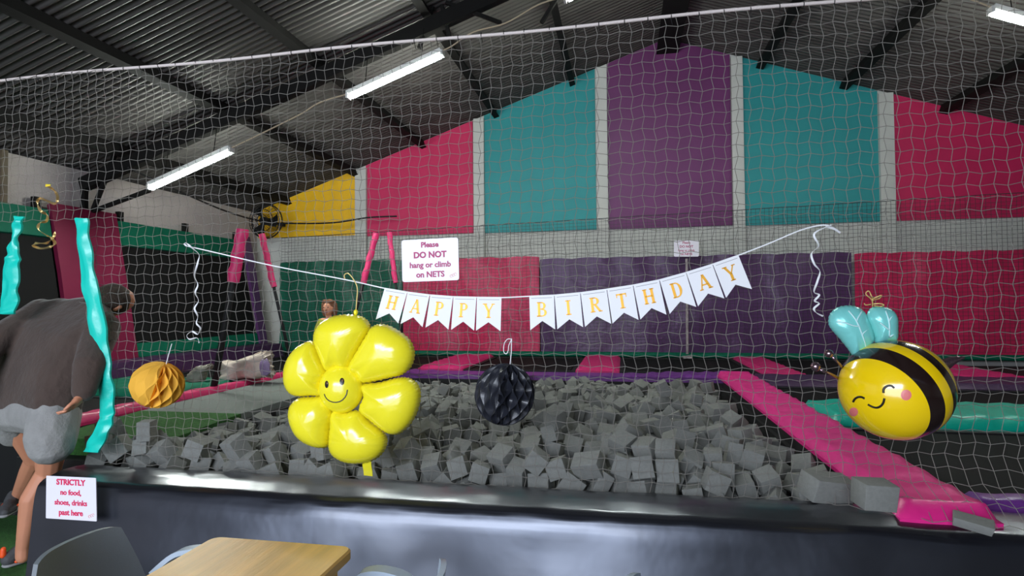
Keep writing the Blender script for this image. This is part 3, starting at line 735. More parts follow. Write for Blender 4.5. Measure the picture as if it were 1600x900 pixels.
# ------------------------------------------------------------------ balloons and paper balls
M_by = mat('yellow_balloon_foil', (248,234,44), .2, bump=.12, bscale=9, bdist=.02, spec=.6, coat=.3)
M_bee = mat('golden_balloon_foil', (250,210,12), .14, bump=.10, bscale=6, bdist=.02, spec=.7, coat=.5)
M_bk = mat('dark_brown_print', (34,22,20), .16, spec=.7, coat=.5)
M_wing = mat('turquoise_balloon_foil', (128,214,208), .22, metal=.15, bump=.2, bscale=14, bdist=.01)
M_vein = mat('pale_vein_print', (196,236,236), .3)
M_cheek = mat('coral_print', (232,124,120), .35)
M_chrome = mat('dark_chrome_foil', (150,124,132), .18, metal=.9, bump=.3, bscale=30)
M_ribbon = mat('gold_ribbon', (222,196,120), .35, metal=.3)
def pillow(b, outline, Yc, h, back=None, crinkle=.004, seed=0, nr=12, bias=None, mi=0, flat=.62):
    # inflated foil pouch from an outline (world points on the plane Y=Yc), bulging both ways
    n = len(outline); c = sum((Vector(p) for p in outline), Vector())/n
    if bias is not None: c = Vector(bias)
    back = h if back is None else back; vs = [c+Vector((0,-h,0))]
    for side in (-1, 1):
        hh = h if side < 0 else back
        for r in (range(1, nr+1) if side < 0 else range(nr-1, 0, -1)):
            t = r/nr
            for k, p in enumerate(outline):
                e = 1+crinkle*math.sin(k*2.4+seed)*t**6/.1
                q = c+(Vector(p)-c)*(t*e)
                q.y = Yc + side*hh*(max(0, 1-t**2.3)**flat) + side*crinkle*1.5*nz(k*.35+seed, t*2)*t**3*(1-t)*4
                vs.append(q)
    vs.append(c+Vector((0,back,0))); R_ = 2*nr-1; fs = []
    for k in range(n): fs.append((0, 1+k, 1+(k+1) % n))
    for r in range(R_-1):
        for k in range(n):
            a, d = 1+r*n+k, 1+r*n+(k+1) % n; fs.append((a, d, d+n, a+n))
    for k in range(n): fs.append((len(vs)-1, 1+(R_-1)*n+(k+1) % n, 1+(R_-1)*n+k))
    b.add(vs, fs, mi)
def zo(pts, ox, oy, s, Y): return [P(ox+x*s, oy+y*s, Y=Y) for x, y in pts]
# yellow flower with a smile
YFl = 2.66; sF = .378
fl = thing('flower_balloon', P(571, 742, Y=YFl), 'big yellow flower foil balloon with six petals and a smiling face', 'balloon')
petals = [
 [(215,425),(255,410),(300,412),(335,350),(370,288),(390,250),(388,222),(365,200),(330,190),(290,188),(235,197),(190,222),(166,258),(162,290),(166,315),(187,368)],
 [(300,412),(335,440),(360,472),(420,464),(480,450),(520,440),(555,415),(575,375),(575,330),(555,290),(515,258),(470,234),(430,228),(400,240),(384,264),(343,332)],
 [(360,478),(366,525),(347,583),(395,628),(440,664),(475,684),(510,684),(545,660),(575,620),(595,570),(602,520),(592,480),(565,456),(530,448),(490,453),(430,469)],
 [(238,585),(290,592),(343,586),(393,632),(438,668),(458,692),(463,720),(450,755),(420,785),(375,802),(330,806),(285,798),(245,775),(226,745),(224,710),(229,655)],
 [(205,530),(237,588),(228,655),(224,700),(220,730),(205,740),(170,738),(125,718),(90,685),(68,640),(60,600),(65,565),(85,541),(112,531),(155,529)],
 [(212,428),(195,475),(205,522),(150,525),(102,528),(70,520),(48,490),(40,450),(45,400),(65,355),(95,320),(130,302),(152,300),(168,322),(188,372)]]
for i, pt in enumerate(petals):
    o_ = spline(zo(pt, 430, 420, sF, YFl), 7, closed=True); b = MB(); pillow(b, o_, YFl, .085, crinkle=.002, seed=i*3.1, flat=.55); b.build('petal', M_by, fl, smooth=True)
fc_ = P(430+275*sF, 420+495*sF, Y=YFl); fe = (.112, .088, .118)
b = MB(); b.ball(fc_, fe, 40, 24); b.build('center_disc', M_by, fl, smooth=True)
def on_ell(px, py, c, e, push=.0015):     # point where the sight line meets an ellipsoid, e a matrix of its half axes
    E = e if isinstance(e, Matrix) else Matrix.Diagonal(Vector(e)); I = E.inverted()
    r = ray(px, py); o = I @ (CAM-c); q = I @ r; A = q.dot(q); B_ = 2*o.dot(q); C_ = o.dot(o)-1
    t = (-B_-math.sqrt(max(0, B_*B_-4*A*C_)))/(2*A); p = CAM+r*t
    n = (I.transposed() @ (I @ (p-c))).normalized(); return p+n*push, n
def decal_disc(b, cx, cy, rx, ry, c, e, push=.0012, mi=0, n=24):
    vs = [on_ell(cx, cy, c, e, push)[0]]
    for rr in (.5, 1): vs += [on_ell(cx+rx*rr*math.cos(k*2*PI/n), cy+ry*rr*math.sin(k*2*PI/n), c, e, push if rr < 1 else push*.6)[0] for k in range(n)]
    fs = [(0, 1+k, 1+(k+1) % n) for k in range(n)] + [(1+k, 1+n+k, 1+n+(k+1) % n, 1+(k+1) % n) for k in range(n)]
    b.add(vs, fs, mi)
M_prt = mat('black_print', (30,24,22), .3)
for ex, ey, rx, ry in ((213,478,7.5,15), (276,466,9.5,15)):
    b = MB(); decal_disc(b, 430+ex*sF, 420+ey*sF, rx*sF, ry*sF, fc_, fe); b.build('eye', M_prt, fl)
    b = MB(); decal_disc(b, 430+(ex+2)*sF, 420+(ey-5)*sF, rx*sF*.4, ry*sF*.35, fc_, fe, .0022); b.build('eye_highlight', mat('brown_print', (120,84,60), .3), fl)
b = MB(); b.tube([on_ell(430+x*sF, 420+y*sF, fc_, fe, .0005)[0] for x, y in [(203,517),(207,528),(214,538),(224,546),(238,551),(252,552),(266,549),(278,542),(288,531),(295,518),(298,500)]], .0028, 6); b.build('mouth', M_prt, fl)
b = MB(); tl = [P(x, y, Y=YFl+.01*k) for k, (x, y) in enumerate([(573,718), (573.5,728), (575,736), (575.5,743)])]
b.ribbon(tl, (1,0,.12), .044, .004); b.build('filling_tail', M_by, fl)
b = MB(); b.ball(P(556, 488, Y=YFl), (.011,.011,.014), 10, 8); b.build('hanging_tab', M_by, fl, smooth=True)
b = MB(); b.tube(spline([P(x, y, Y=YFl+.06) for x, y in [(539,436), (538,430), (543,427), (549,432), (556,443), (558.5,453), (557.5,468), (556,487)]], 5), .0028, 6); b.build('hanging_ribbon', M_ribbon, fl, smooth=True)

# bee
YBe = 2.46; sB = 280/1008
def bz(x, y): return (1250+x*sB, 450+y*sB)
bc = P(*bz(533, 571), Y=YBe)
eR = (P(*bz(880, 571), Y=YBe)-P(*bz(187, 571), Y=YBe)).length/2; eU = (P(*bz(533, 297), Y=YBe)-P(*bz(533, 845), Y=YBe)).length/2
bee = thing('bee_balloon', P(*bz(480, 848), Y=YBe), 'striped yellow and black bee foil balloon with a smiling face and turquoise wings', 'balloon')
rt, upv, bk = RM.col[0].copy(), RM.col[1].copy(), RM.col[2].copy()
vd = (CAM-bc).normalized(); vr = Vector((0,0,1)).cross(vd).normalized(); vu = vd.cross(vr)
tl_ = math.radians(12); er, eu = vr*math.cos(tl_)+vu*math.sin(tl_), vu*math.cos(tl_)-vr*math.sin(tl_)
dep_ = -(RM.inverted() @ (bc-CAM)).z; pxm = dep_/F; csn = dep_/(bc-CAM).length
be = Matrix((er*(95*pxm*csn), vd*.19, eu*(77*pxm))).transposed()
pole = (vr*-.50 + vu*-.46 + vd*.73).normalized()       # the face end
qa = pole.cross(Vector((0,0,1))).normalized(); qb = pole.cross(qa)
cuts = [1.0, .9, .75, .6, .52, .46, .36, .26, .16, .05, -.02, -.08, -.16, -.24, -.32, -.42, -.55, -.62, -.75, -.9, -1.0]
def bandcol(s): return 1 if (.16 <= s <= .46) or (-.32 <= s <= -.08) else 0
fine_s = []
for a, d in zip(cuts[:-1], cuts[1:]):
    th0, th1 = math.acos(a), math.acos(d); m_ = max(2, int((th1-th0)/.05))
    for k in range(m_): fine_s.append(th0+(th1-th0)*k/m_)
fine_s.append(PI)
b = MB(); nphi = 96; ring = []
for th in fine_s:
    for k in range(nphi):
        ph = 2*PI*k/nphi; d = pole*math.cos(th)+(qa*math.cos(ph)+qb*math.sin(ph))*math.sin(th)
        wr = 1 - .012*abs(math.sin(ph*9+.7*math.sin(3*th)))*max(0, abs(math.cos(th))-.0)*(.3 if math.cos(th) > .3 else 1)*0
        b.v.append(bc + be @ Vector((d.dot(er), d.dot(vd), d.dot(eu))))
for i in range(len(fine_s)-1):
    sm = math.cos((fine_s[i]+fine_s[i+1])/2)
    for k in range(nphi): b.f.append((i*nphi+k, i*nphi+(k+1) % nphi, (i+1)*nphi+(k+1) % nphi, (i+1)*nphi+k)); b.m.append(bandcol(sm))
b.build('body', [M_bee, M_bk], bee, smooth=True, merge=True)
def arc_on(pts, r, name):
    b = MB(); b.tube(spline([on_ell(*bz(x, y), bc, be, .0004)[0] for x, y in pts], 4), r, 6); b.build(name, M_prt, bee, smooth=True)
arc_on([(470,590),(470,572),(480,558),(497,550),(515,551),(531,563)], .0042, 'eye')
arc_on([(300,640),(310,624),(325,614),(345,613),(364,621)], .0042, 'eye')
arc_on([(383,655),(405,667),(430,673),(452,665),(468,646),(475,620)], .004, 'mouth')
for x, y, rx, ry in ((597,602,30,30), (302,697,25,25)):
    b = MB(); decal_disc(b, *bz(x, y), rx*sB, ry*sB, bc, be); b.build('cheek', M_cheek, bee)
wl_ = [(302,385),(268,342),(222,285),(180,238),(160,200),(166,150),(205,112),(262,98),(318,104),(362,132),(388,180),(412,245),(418,300),(380,345),(335,368)]
wr_ = [(430,318),(415,275),(392,215),(372,165),(392,118),(430,104),(480,108),(525,128),(548,165),(551,225),(545,296),(500,302)]
YW = YBe+.03
for pts, vein in ((wl_, [[(272,128),(300,160),(325,200),(345,250),(362,300),(370,340)], [(348,132),(328,165),(318,188)], [(205,190),(250,195),(300,212),(330,215)], [(396,225),(370,240),(350,262)]]),
                  (wr_, [[(482,130),(495,165),(503,210),(503,275)], [(522,150),(510,170),(499,190)], [(450,195),(475,215),(500,235)], [(548,245),(525,262),(504,275)]])):
    hw = .042; o_ = spline(zo(pts, 1250, 450, sB, YW), 6, closed=True)
    b = MB(); pillow(b, o_, YW, hw, crinkle=.0015, seed=len(pts)); wg = b.build('wing', M_wing, bee, smooth=True)
    cW = sum(o_, Vector())/len(o_); rad = [((p-cW).length, math.atan2(p.z-cW.z, p.x-cW.x)) for p in o_]
    b = MB()
    for vn in vein:
        q = []
        for v3 in spline([(x, y, 0) for x, y in vn], 4):
            p = P(*bz(v3.x, v3.y), Y=YW); d = (p-cW); an = math.atan2(d.z, d.x); R_ = min(rad, key=lambda ra: abs((ra[1]-an+PI) % (2*PI)-PI))[0]
            t = min(.97, d.length/R_); pr = P(*bz(v3.x, v3.y), Y=YW - hw*(1-t**2.3)**.62 - .003); q.append(pr)
        b.tube(q, .003, 5)
    b.build('wing_vein', M_vein, wg, smooth=True)
for st_, bl, r in (([(235,520),(197,497),(165,480),(130,468),(108,455)], (88,442), 27), ([(265,475),(233,441),(215,420),(195,400),(178,382)], (163,368), 24)):
    b = MB(); b.tube([P(*bz(x, y), Y=YBe+(.09 if i_ == 0 else .03 if i_ == 1 else -.03)) for i_, (x, y) in enumerate(st_)], [.006, .006, .0055, .006, .007], 7)
    b.ball(P(*bz(*bl), Y=YBe-.03), r*sB/410, 12, 8); b.build('antenna', M_chrome, bee, smooth=True)
b = MB(); b.tube([P(*bz(x, y), Y=YBe+.05) for x, y in [(770,455), (820,430), (850,412), (885,400), (925,392)]], [.024, .022, .018, .012, .004], 8); b.build('stinger', M_chrome, bee, smooth=True)
b = MB(); b.ribbon([P(*bz(x, y), Y=YBe) for x, y in [(640,812), (660,825), (688,822)]], (0,.2,1), .012, .003); b.build('filling_tail', M_goldf, bee)
b = MB()
for lp in ([(410,95),(402,65),(375,40),(372,25),(388,18),(402,45),(410,60)], [(410,60),(440,48),(458,42),(448,58),(418,66),(410,70)], [(410,90),(450,88),(472,96),(455,104),(418,100)], [(398,92),(370,96),(362,88)], [(408,105),(408,60)]):
    b.tube(spline([P(*bz(x, y), Y=YW-.01*(i % 3)) for i, (x, y) in enumerate(lp)], 4), .0022, 5)
b.build('ribbon_bow', M_ribbon, bee, smooth=True)

# honeycomb paper balls
def honeycomb(px, py, Y, R, rz, m, label, top, bot, string, loop=None, N=30, M=7, split=None, ph0=0, lo=.3, hi=.3):
    c = P(px, py, Y=Y); ax = (P(*top, Y=Y)-P(*bot, Y=Y)).normalized(); e1 = ax.cross(Vector((0,1,0))).normalized(); e2 = ax.cross(e1)
    t = thing('paper_ball', c-Vector((0,0,R)), label, 'paper ball', 'hanging honeycomb paper balls')
    rows = 64; b = MB(); cols = []; vd_ = (CAM-c).normalized(); vr_ = Vector((0,0,1)).cross(vd_).normalized(); dopen = (vd_*.8+vr_*.6).normalized()
    def phi(k, th):
        return ph0 + 2*PI*k/N + (PI/N)*.94*((-1)**(k % 2))*math.cos(M*th*2)*min(1, 4*math.sin(th))
    for k in range(N):
        for s_ in range(4):
            col = []
            for i in range(rows+1):
                th = PI*i/rows; p0, p1 = phi(k, th), phi(k+1, th)
                f = s_/4; ph = p0+(p1-p0)*f; gap = (p1-p0)/(4*PI/N)
                dr_ = e1*math.cos(ph)+e2*math.sin(ph); op = max(0, min(1, .5+1.6*dr_.dot(vr_)+.2)); amp = lo+(hi-lo)*op
                sd_ = abs(math.asin(max(-1, min(1, dr_.dot(vr_) - .02))) ) if dr_.dot(vd_) > 0 else 9
                if sd_ < .17: amp = max(amp, .42)
                rr = R*(1 - (0 if s_ == 0 else amp*gap*(math.sin(PI*f)**.5)*min(1, 2.2*math.sin(th))))
                col.append(c + ax*(rr*math.cos(th)*rz) + (e1*math.cos(ph)+e2*math.sin(ph))*(rr*math.sin(th)))
            cols.append(col)
    nC = len(cols); vs = [p for col in cols for p in col]
    fs = [(i*(rows+1)+j, ((i+1) % nC)*(rows+1)+j, ((i+1) % nC)*(rows+1)+j+1, i*(rows+1)+j+1) for i in range(nC) for j in range(rows)]
    b.add(vs, fs); b.build('honeycomb', m, t)
    b = MB(); b.tube([P(x, y, Y=Y+.02*0) for x, y in string], .0022, 6)
    if loop: b.tube(spline([P(x, y, Y=Y) for x, y in loop], 4), .002, 6)
    b.build('hanging_string', M_white, t)
M_py = mat('mustard_tissue_paper', (240,178,58), .8, var=.04)
M_pk = mat('black_tissue_paper', (34,36,44), .38, bump=.3, bscale=20, spec=.6)
rY = 34.5; k_ = P(246+34.5, 601, Y=2.72); R_y = (P(211.5, 601, Y=2.72)-k_).length/2*.97
honeycomb(246, 601, 2.72, R_y, .93, M_py, 'mustard yellow honeycomb paper ball hanging at the left of the net', (257,572), (236,631), [(258,575), (263,556), (268.5,537)], N=26, M=3, ph0=.1, lo=.03, hi=.22)
R_b = (P(741, 616, Y=2.70)-P(836, 616, Y=2.70)).length/2*.97
honeycomb(788.5, 616, 2.70, R_b, 1.02, M_pk, 'black honeycomb paper ball hanging before the foam pit', (798,567), (780,665), [(797,570), (799,550), (799.5,529)], [(799.5,530), (793,530), (788,537), (787,549), (791,553), (794,548), (795,540), (799,531)], N=28, M=4, ph0=.3, lo=.10, hi=.24)

# ------------------------------------------------------------------ people
def blob(groups, voxel, smooth=4, name='b'):
    bm = bmesh.new()
    for g in groups:           # every group is a list of (centre, radius) spheres joined by their convex hull
        tmp = bmesh.new()
        for c, r in g:
            rr = r if isinstance(r, (tuple, list)) else (r, r, r)
            bmesh.ops.create_icosphere(tmp, subdivisions=2, radius=1, matrix=Matrix.Translation(c) @ Matrix.Diagonal((*rr, 1)))
        res = bmesh.ops.convex_hull(tmp, input=tmp.verts[:])
        bmesh.ops.delete(tmp, geom=[v for v in tmp.verts if not v.link_faces], context='VERTS')
        kill = [e for e in set(res['geom_interior']) if isinstance(e, bmesh.types.BMVert) and e.is_valid]
        if kill: bmesh.ops.delete(tmp, geom=kill, context='VERTS')
        mm = bpy.data.meshes.new('t'); tmp.to_mesh(mm); tmp.free(); bm.from_mesh(mm); bpy.data.meshes.remove(mm)
    me = bpy.data.meshes.new('t'); bm.to_mesh(me); bm.free()
    o = bpy.data.objects.new('t', me); COL.objects.link(o)
    m = o.modifiers.new('r', 'REMESH'); m.mode = 'VOXEL'; m.voxel_size = voxel
    s_ = o.modifiers.new('s', 'SMOOTH'); s_.factor = .5; s_.iterations = smooth
    dg = bpy.context.evaluated_depsgraph_get(); r = bpy.data.meshes.new_from_object(o.evaluated_get(dg))
    b = MB(); b.add([v.co.copy() for v in r.vertices], [tuple(p.vertices) for p in r.polygons])
    bpy.data.objects.remove(o); bpy.data.meshes.remove(me); bpy.data.meshes.remove(r); return b
def chain(pts): return [[pts[i], pts[i+1]] for i in range(len(pts)-1)]
M_skin = mat('skin', (206,140,108), .55, var=.06, vscale=9)
M_sweat = mat('dark_taupe_sweater', (74,60,53), .95, bump=.8, bscale=25, var=.12, vscale=8, sheen=.2)
M_shorts = mat('grey_jersey_shorts', (146,145,142), .95, bump=.4, bscale=70, var=.1, vscale=12)
M_hair = mat('short_brown_hair', (56,42,32), .8, bump=.8, bscale=120, var=.3, vscale=50)
M_shoe = mat('grey_running_shoe', (74,74,76), .7, bump=.4, bscale=60)
M_orange = mat('orange_shoe_trim', (255,92,34), .5)
D = PD
man = thing('person', D(30, 893, 3.25), 'man in a dark sweater and grey shorts bending forward beside the platform', 'person')
hipL, hipR = D(24, 642, 3.52), D(86, 650, 3.28)
waL, waR = D(22, 600, 3.56), D(92, 606, 3.32)
chL, chR = D(52, 520, 3.64), D(124, 540, 3.40)
shL, shR = D(66, 490, 3.70), D(160, 512, 3.44)
neck, head = D(146, 486, 3.60), D(173, 472, 3.66)
elR, wrR, haR = D(140, 570, 3.24), D(131, 614, 3.18), D(122, 626, 3.15)
elL, wrL, haL = D(4, 524, 3.46), D(-36, 575, 3.30), D(-46, 592, 3.26)
knR, anR = D(76, 736, 3.40), D(36, 856, 3.36)
knL, anL = D(56, 716, 3.72), D(27, 776, 3.95)
def hand(palm, wrist, tip, side):
    f = (tip-palm).normalized(); s_ = f.cross(Vector((0,0,1)));  s_ = s_.normalized() if s_.length > .1 else Vector((1,0,0)); n_ = f.cross(s_)
    g = [[(wrist, .026), (palm+s_*.025, .018), (palm-s_*.025, .018), (palm+f*.035, .02)]]
    for k, (o_, L) in enumerate(((-.033,.062), (-.011,.075), (.011,.072), (.032,.056))):
        a = palm+f*.035+s_*o_; m_ = a+f*L*.5+s_*o_*.15; e = a+f*L*.92+n_*-.022+s_*o_*.25; g += chain([(a, .0095), (m_, .009), (e, .0075)])
    a = palm-f*.01+s_*side*.03; g += chain([(a, .012), (a+f*.03+s_*side*.028, .0105), (a+f*.058+s_*side*.034, .0085)])
    return g
fdir = (head-neck).normalized(); face = (fdir*.2 + Vector((.02,.9,-.45))).normalized()
side_ = face.cross(fdir).normalized()
def hd(f, u, s_): return head + face*f + fdir*u + side_*s_
body = [[(hipL, .105), (hipR, .105), (waL, .095), (waR, .095)], [(waL, .095), (waR, .095), (chL, .10), (chR, .10)], [(chL, .10), (chR, .10), (shL, .07), (shR, .07)],
        [(shL, .07), (shR, .07), (neck, .065)], [(neck, .062), (head-fdir*.05, .06)],
        [(head, (.088,.088,.095)), (hd(.02,.04,0), .082), (hd(.045,-.06,0), .048)], [(hd(.09,-.01,0), .012), (hd(.105,-.03,0), .016)],
        [(hd(-.01,-.01,.088), .014), (hd(-.012,.02,.092), .015)], [(hd(-.01,-.01,-.088), .014), (hd(-.012,.02,-.092), .015)], [(hd(.085,-.068,.018), .009), (hd(.085,-.068,-.018), .009)]]
body += chain([(shR, .062), (elR, .046), (wrR, .030)]) + chain([(shL, .062), (elL, .046), (wrL, .030)])
body += hand(haR, wrR, D(108, 640, 3.14), -1) + hand(haL, wrL, D(-56, 612, 3.22), 1)
body += chain([(hipR, .10), (knR, .062)]) + chain([(knR, .060), (knR.lerp(anR, .35)+Vector((-.02,-.03,0)), .058), (anR, .036)])
body += chain([(hipL, .10), (knL, .062)]) + chain([(knL, .060), (knL.lerp(anL, .35), .056), (anL, .036)])
ftR, ftL = D(58, 884, 3.34), D(6, 806, 3.82)
body += chain([(anR, .036), (anR+Vector((0,0,-.05)), .036)]) + chain([(anL, .036), (anL.lerp(ftL, .4), .034)])
blob(body, .0055, 3).build('body', M_skin, man, smooth=True)
# hair cap, sweater, shorts
blob([[(hd(-.010,.026,0), (.100,.100,.104)), (hd(-.03,-.01,0), .094)], [(hd(-.03,-.06,.0), .075), (hd(-.035,0,0), .09)]], .008, 3).build('hair', M_hair, man, smooth=True)
sw = [[(waL, .125), (waR, .125), (hipL.lerp(waL, .55), .128), (hipR.lerp(waR, .55), .13)], [(waL, .125), (waR, .125), (chL, .13), (chR, .125)], [(chL, .13), (chR, .125), (shL, .092), (shR, .085)], [(shL, .09), (shR, .085), (neck, .085)]]
sw += chain([(shR, .098), (shR.lerp(elR, .5), .088), (elR, .082), (elR.lerp(wrR, .55), .070), (wrR.lerp(elR, .08), .062)]) + chain([(shL, .098), (elL, .078), (wrL, .055)])
b = blob(sw, .010, 4)
for v in b.v:
    q = v-waL; v += (v-(waL+waR)/2).normalized()*(.004*math.sin(q.x*20+q.z*9+3*nz(q.x*3, q.y*3, q.z*3)) + .005*nz(q.x*6, q.y*6, q.z*6))
b.build('sweater', M_sweat, man, smooth=True)
hemR, hemL = D(80, 694, 3.22), D(24, 672, 3.62)
sh_ = [[(hipL, .128), (hipR, .130), (hipL.lerp(waL, .45), .118), (hipR.lerp(waR, .45), .118)], [(hipR, .130), (hemR, .118), (hemR+Vector((0,0,.04)), .125)], [(hipL, .126), (hemL, .105)]]
b = blob(sh_, .010, 3)
for v in b.v:
    q = v-hipR; v += (v-(hipL+hipR)/2).normalized()*(.003*math.sin(q.z*16+q.x*24+3*nz(q.x*4, q.y*4, q.z*4)) - .006)
b.build('shorts', M_shorts, man, smooth=True)
def shoe(an, heel, toe, up, name='shoe'):
    f = (toe-heel).normalized(); s_ = f.cross(up).normalized(); u = s_.cross(f)
    g = [[(heel+u*.045, .040), (heel+f*.10+u*.05, .042), (heel+f*.06+u*.08, .036)], [(heel+f*.06+u*.05, .04), (heel+f*.17+u*.038, .038), (toe-f*.035+u*.03, .028)], [(heel+f*.17+s_*.02+u*.03, .032), (heel+f*.17-s_*.02+u*.03, .032), (toe-f*.04+u*.026, .03)]]
    sh = blob(g, .006, 3).build(name, M_shoe, man, smooth=True)
    b = blob([[(heel+u*.012, (.036,.036,.014)), (heel+f*.17+u*.012+s_*.012, (.042,.042,.014)), (heel+f*.17+u*.012-s_*.012, (.042,.042,.014)), (toe-f*.03+u*.014, (.03,.03,.014))]], .006, 2); b.build('sole', mat('pale_grey_sole', (150,150,150), .7), sh, smooth=True)
    b = blob([[(heel-f*.03+u*.075, .016), (heel-f*.028+u*.11, .014)], [(heel+f*.02+u*.03+s_*.036, .012), (heel+f*.14+u*.034+s_*.040, .010)], [(heel+f*.02+u*.03-s_*.036, .012), (heel+f*.14+u*.034-s_*.040, .010)]], .005, 2); b.build('trim', M_orange, sh, smooth=True, label='bright orange heel tab and side stripe')
hR = D(14, 888, 3.36); hR.z = .017
tR = hR + Vector((.07,.27,0)); shoe(anR, hR, tR, Vector((0,0,1)))
hL = D(22, 788, 3.98); tL = D(4, 812, 3.74); tL.z = max(.03, tL.z); shoe(anL, hL, tL, Vector((-.3,.5,.8)))

# small child beyond the pit, behind the flower
kb = P(514, 584, Z=ZP-.0); kb.y += .0
kid = thing('person', kb, 'small child in a yellow green shirt behind the flower balloon', 'person')
def K(x, z, y=0): return kb+Vector((x, y, z))
bd = [[(K(0,.86), (.075,.08,.09)), (K(0,.83,-.02), .06), (K(0,.80,-.03), .045)], [(K(0,.845,-.085), .010), (K(0,.83,-.092), .012)], [(K(-.078,.85), .014)], [(K(.078,.85), .014)], [(K(0,.78), .035), (K(0,.70), .04)],
      [(K(-.09,.68), .045), (K(.09,.68), .045), (K(-.06,.44), .06), (K(.06,.44), .06)]]
for s_ in (-1, 1):
    bd += chain([(K(s_*.12,.67), .036), (K(s_*.165,.54,-.02), .028), (K(s_*.17,.44,-.06), .02)])
    bd += [[(K(s_*.17,.44,-.06), .02), (K(s_*.17,.40,-.07), .022)]] + [[(K(s_*.17+(k-1.5)*.012,.39,-.07), .006), (K(s_*.17+(k-1.5)*.014,.35-.006*abs(k-1.5),-.075), .005)] for k in range(4)] + [[(K(s_*.15,.40,-.08), .007), (K(s_*.135,.375,-.09), .006)]]
    bd += chain([(K(s_*.055,.43), .06), (K(s_*.06,.23,-.005), .042), (K(s_*.06,.05), .03)]) + [[(K(s_*.06,.025,.01), .024), (K(s_*.065,.022,-.09), .022)]]
blob(bd, .006, 2).build('body', M_skin, kid, smooth=True)
blob([[(K(-.11,.665), .055), (K(.11,.665), .055), (K(-.07,.40), .078), (K(.07,.40), .078)], [(K(-.115,.66), .05), (K(-.155,.56,-.015), .045)], [(K(.115,.66), .05), (K(.155,.56,-.015), .045)]], .008, 3).build('shirt', mat('olive_yellow_shirt', (150,150,30), .9), kid, smooth=True)
blob([[(K(-.06,.40), .07), (K(.06,.40), .07)], [(K(-.06,.38), .068), (K(-.062,.24), .06)], [(K(.06,.38), .068), (K(.062,.24), .06)]], .008, 3).build('shorts', mat('dark_shorts', (40,42,52), .9), kid, smooth=True)
blob([[(K(0,.89,.02), (.092,.088,.082)), (K(0,.84,.04), .082)], [(K(-.075,.90,.01), .034), (K(-.082,.82,.02), .032), (K(-.07,.76,.03), .026)], [(K(.075,.90,.01), .034), (K(.082,.82,.02), .032), (K(.07,.76,.03), .026)], [(K(-.05,.935,-.03), .03), (K(.05,.935,-.03), .03)]], .007, 2).build('hair', mat('auburn_hair', (116,76,52), .8, bump=.7, bscale=120, var=.3, vscale=40), kid, smooth=True)
for s_ in (-1, 1):
    b = MB(); b.ball(K(s_*.028,.862,-.083), (.009,.005,.007), 10, 6); b.build('eye', M_prt, kid, smooth=True)
b = MB(); b.tube([K(-.02,.798,-.082), K(0,.793,-.086), K(.02,.798,-.082)], .004, 5); b.build('mouth', mat('lip', (160,80,74), .5), kid)
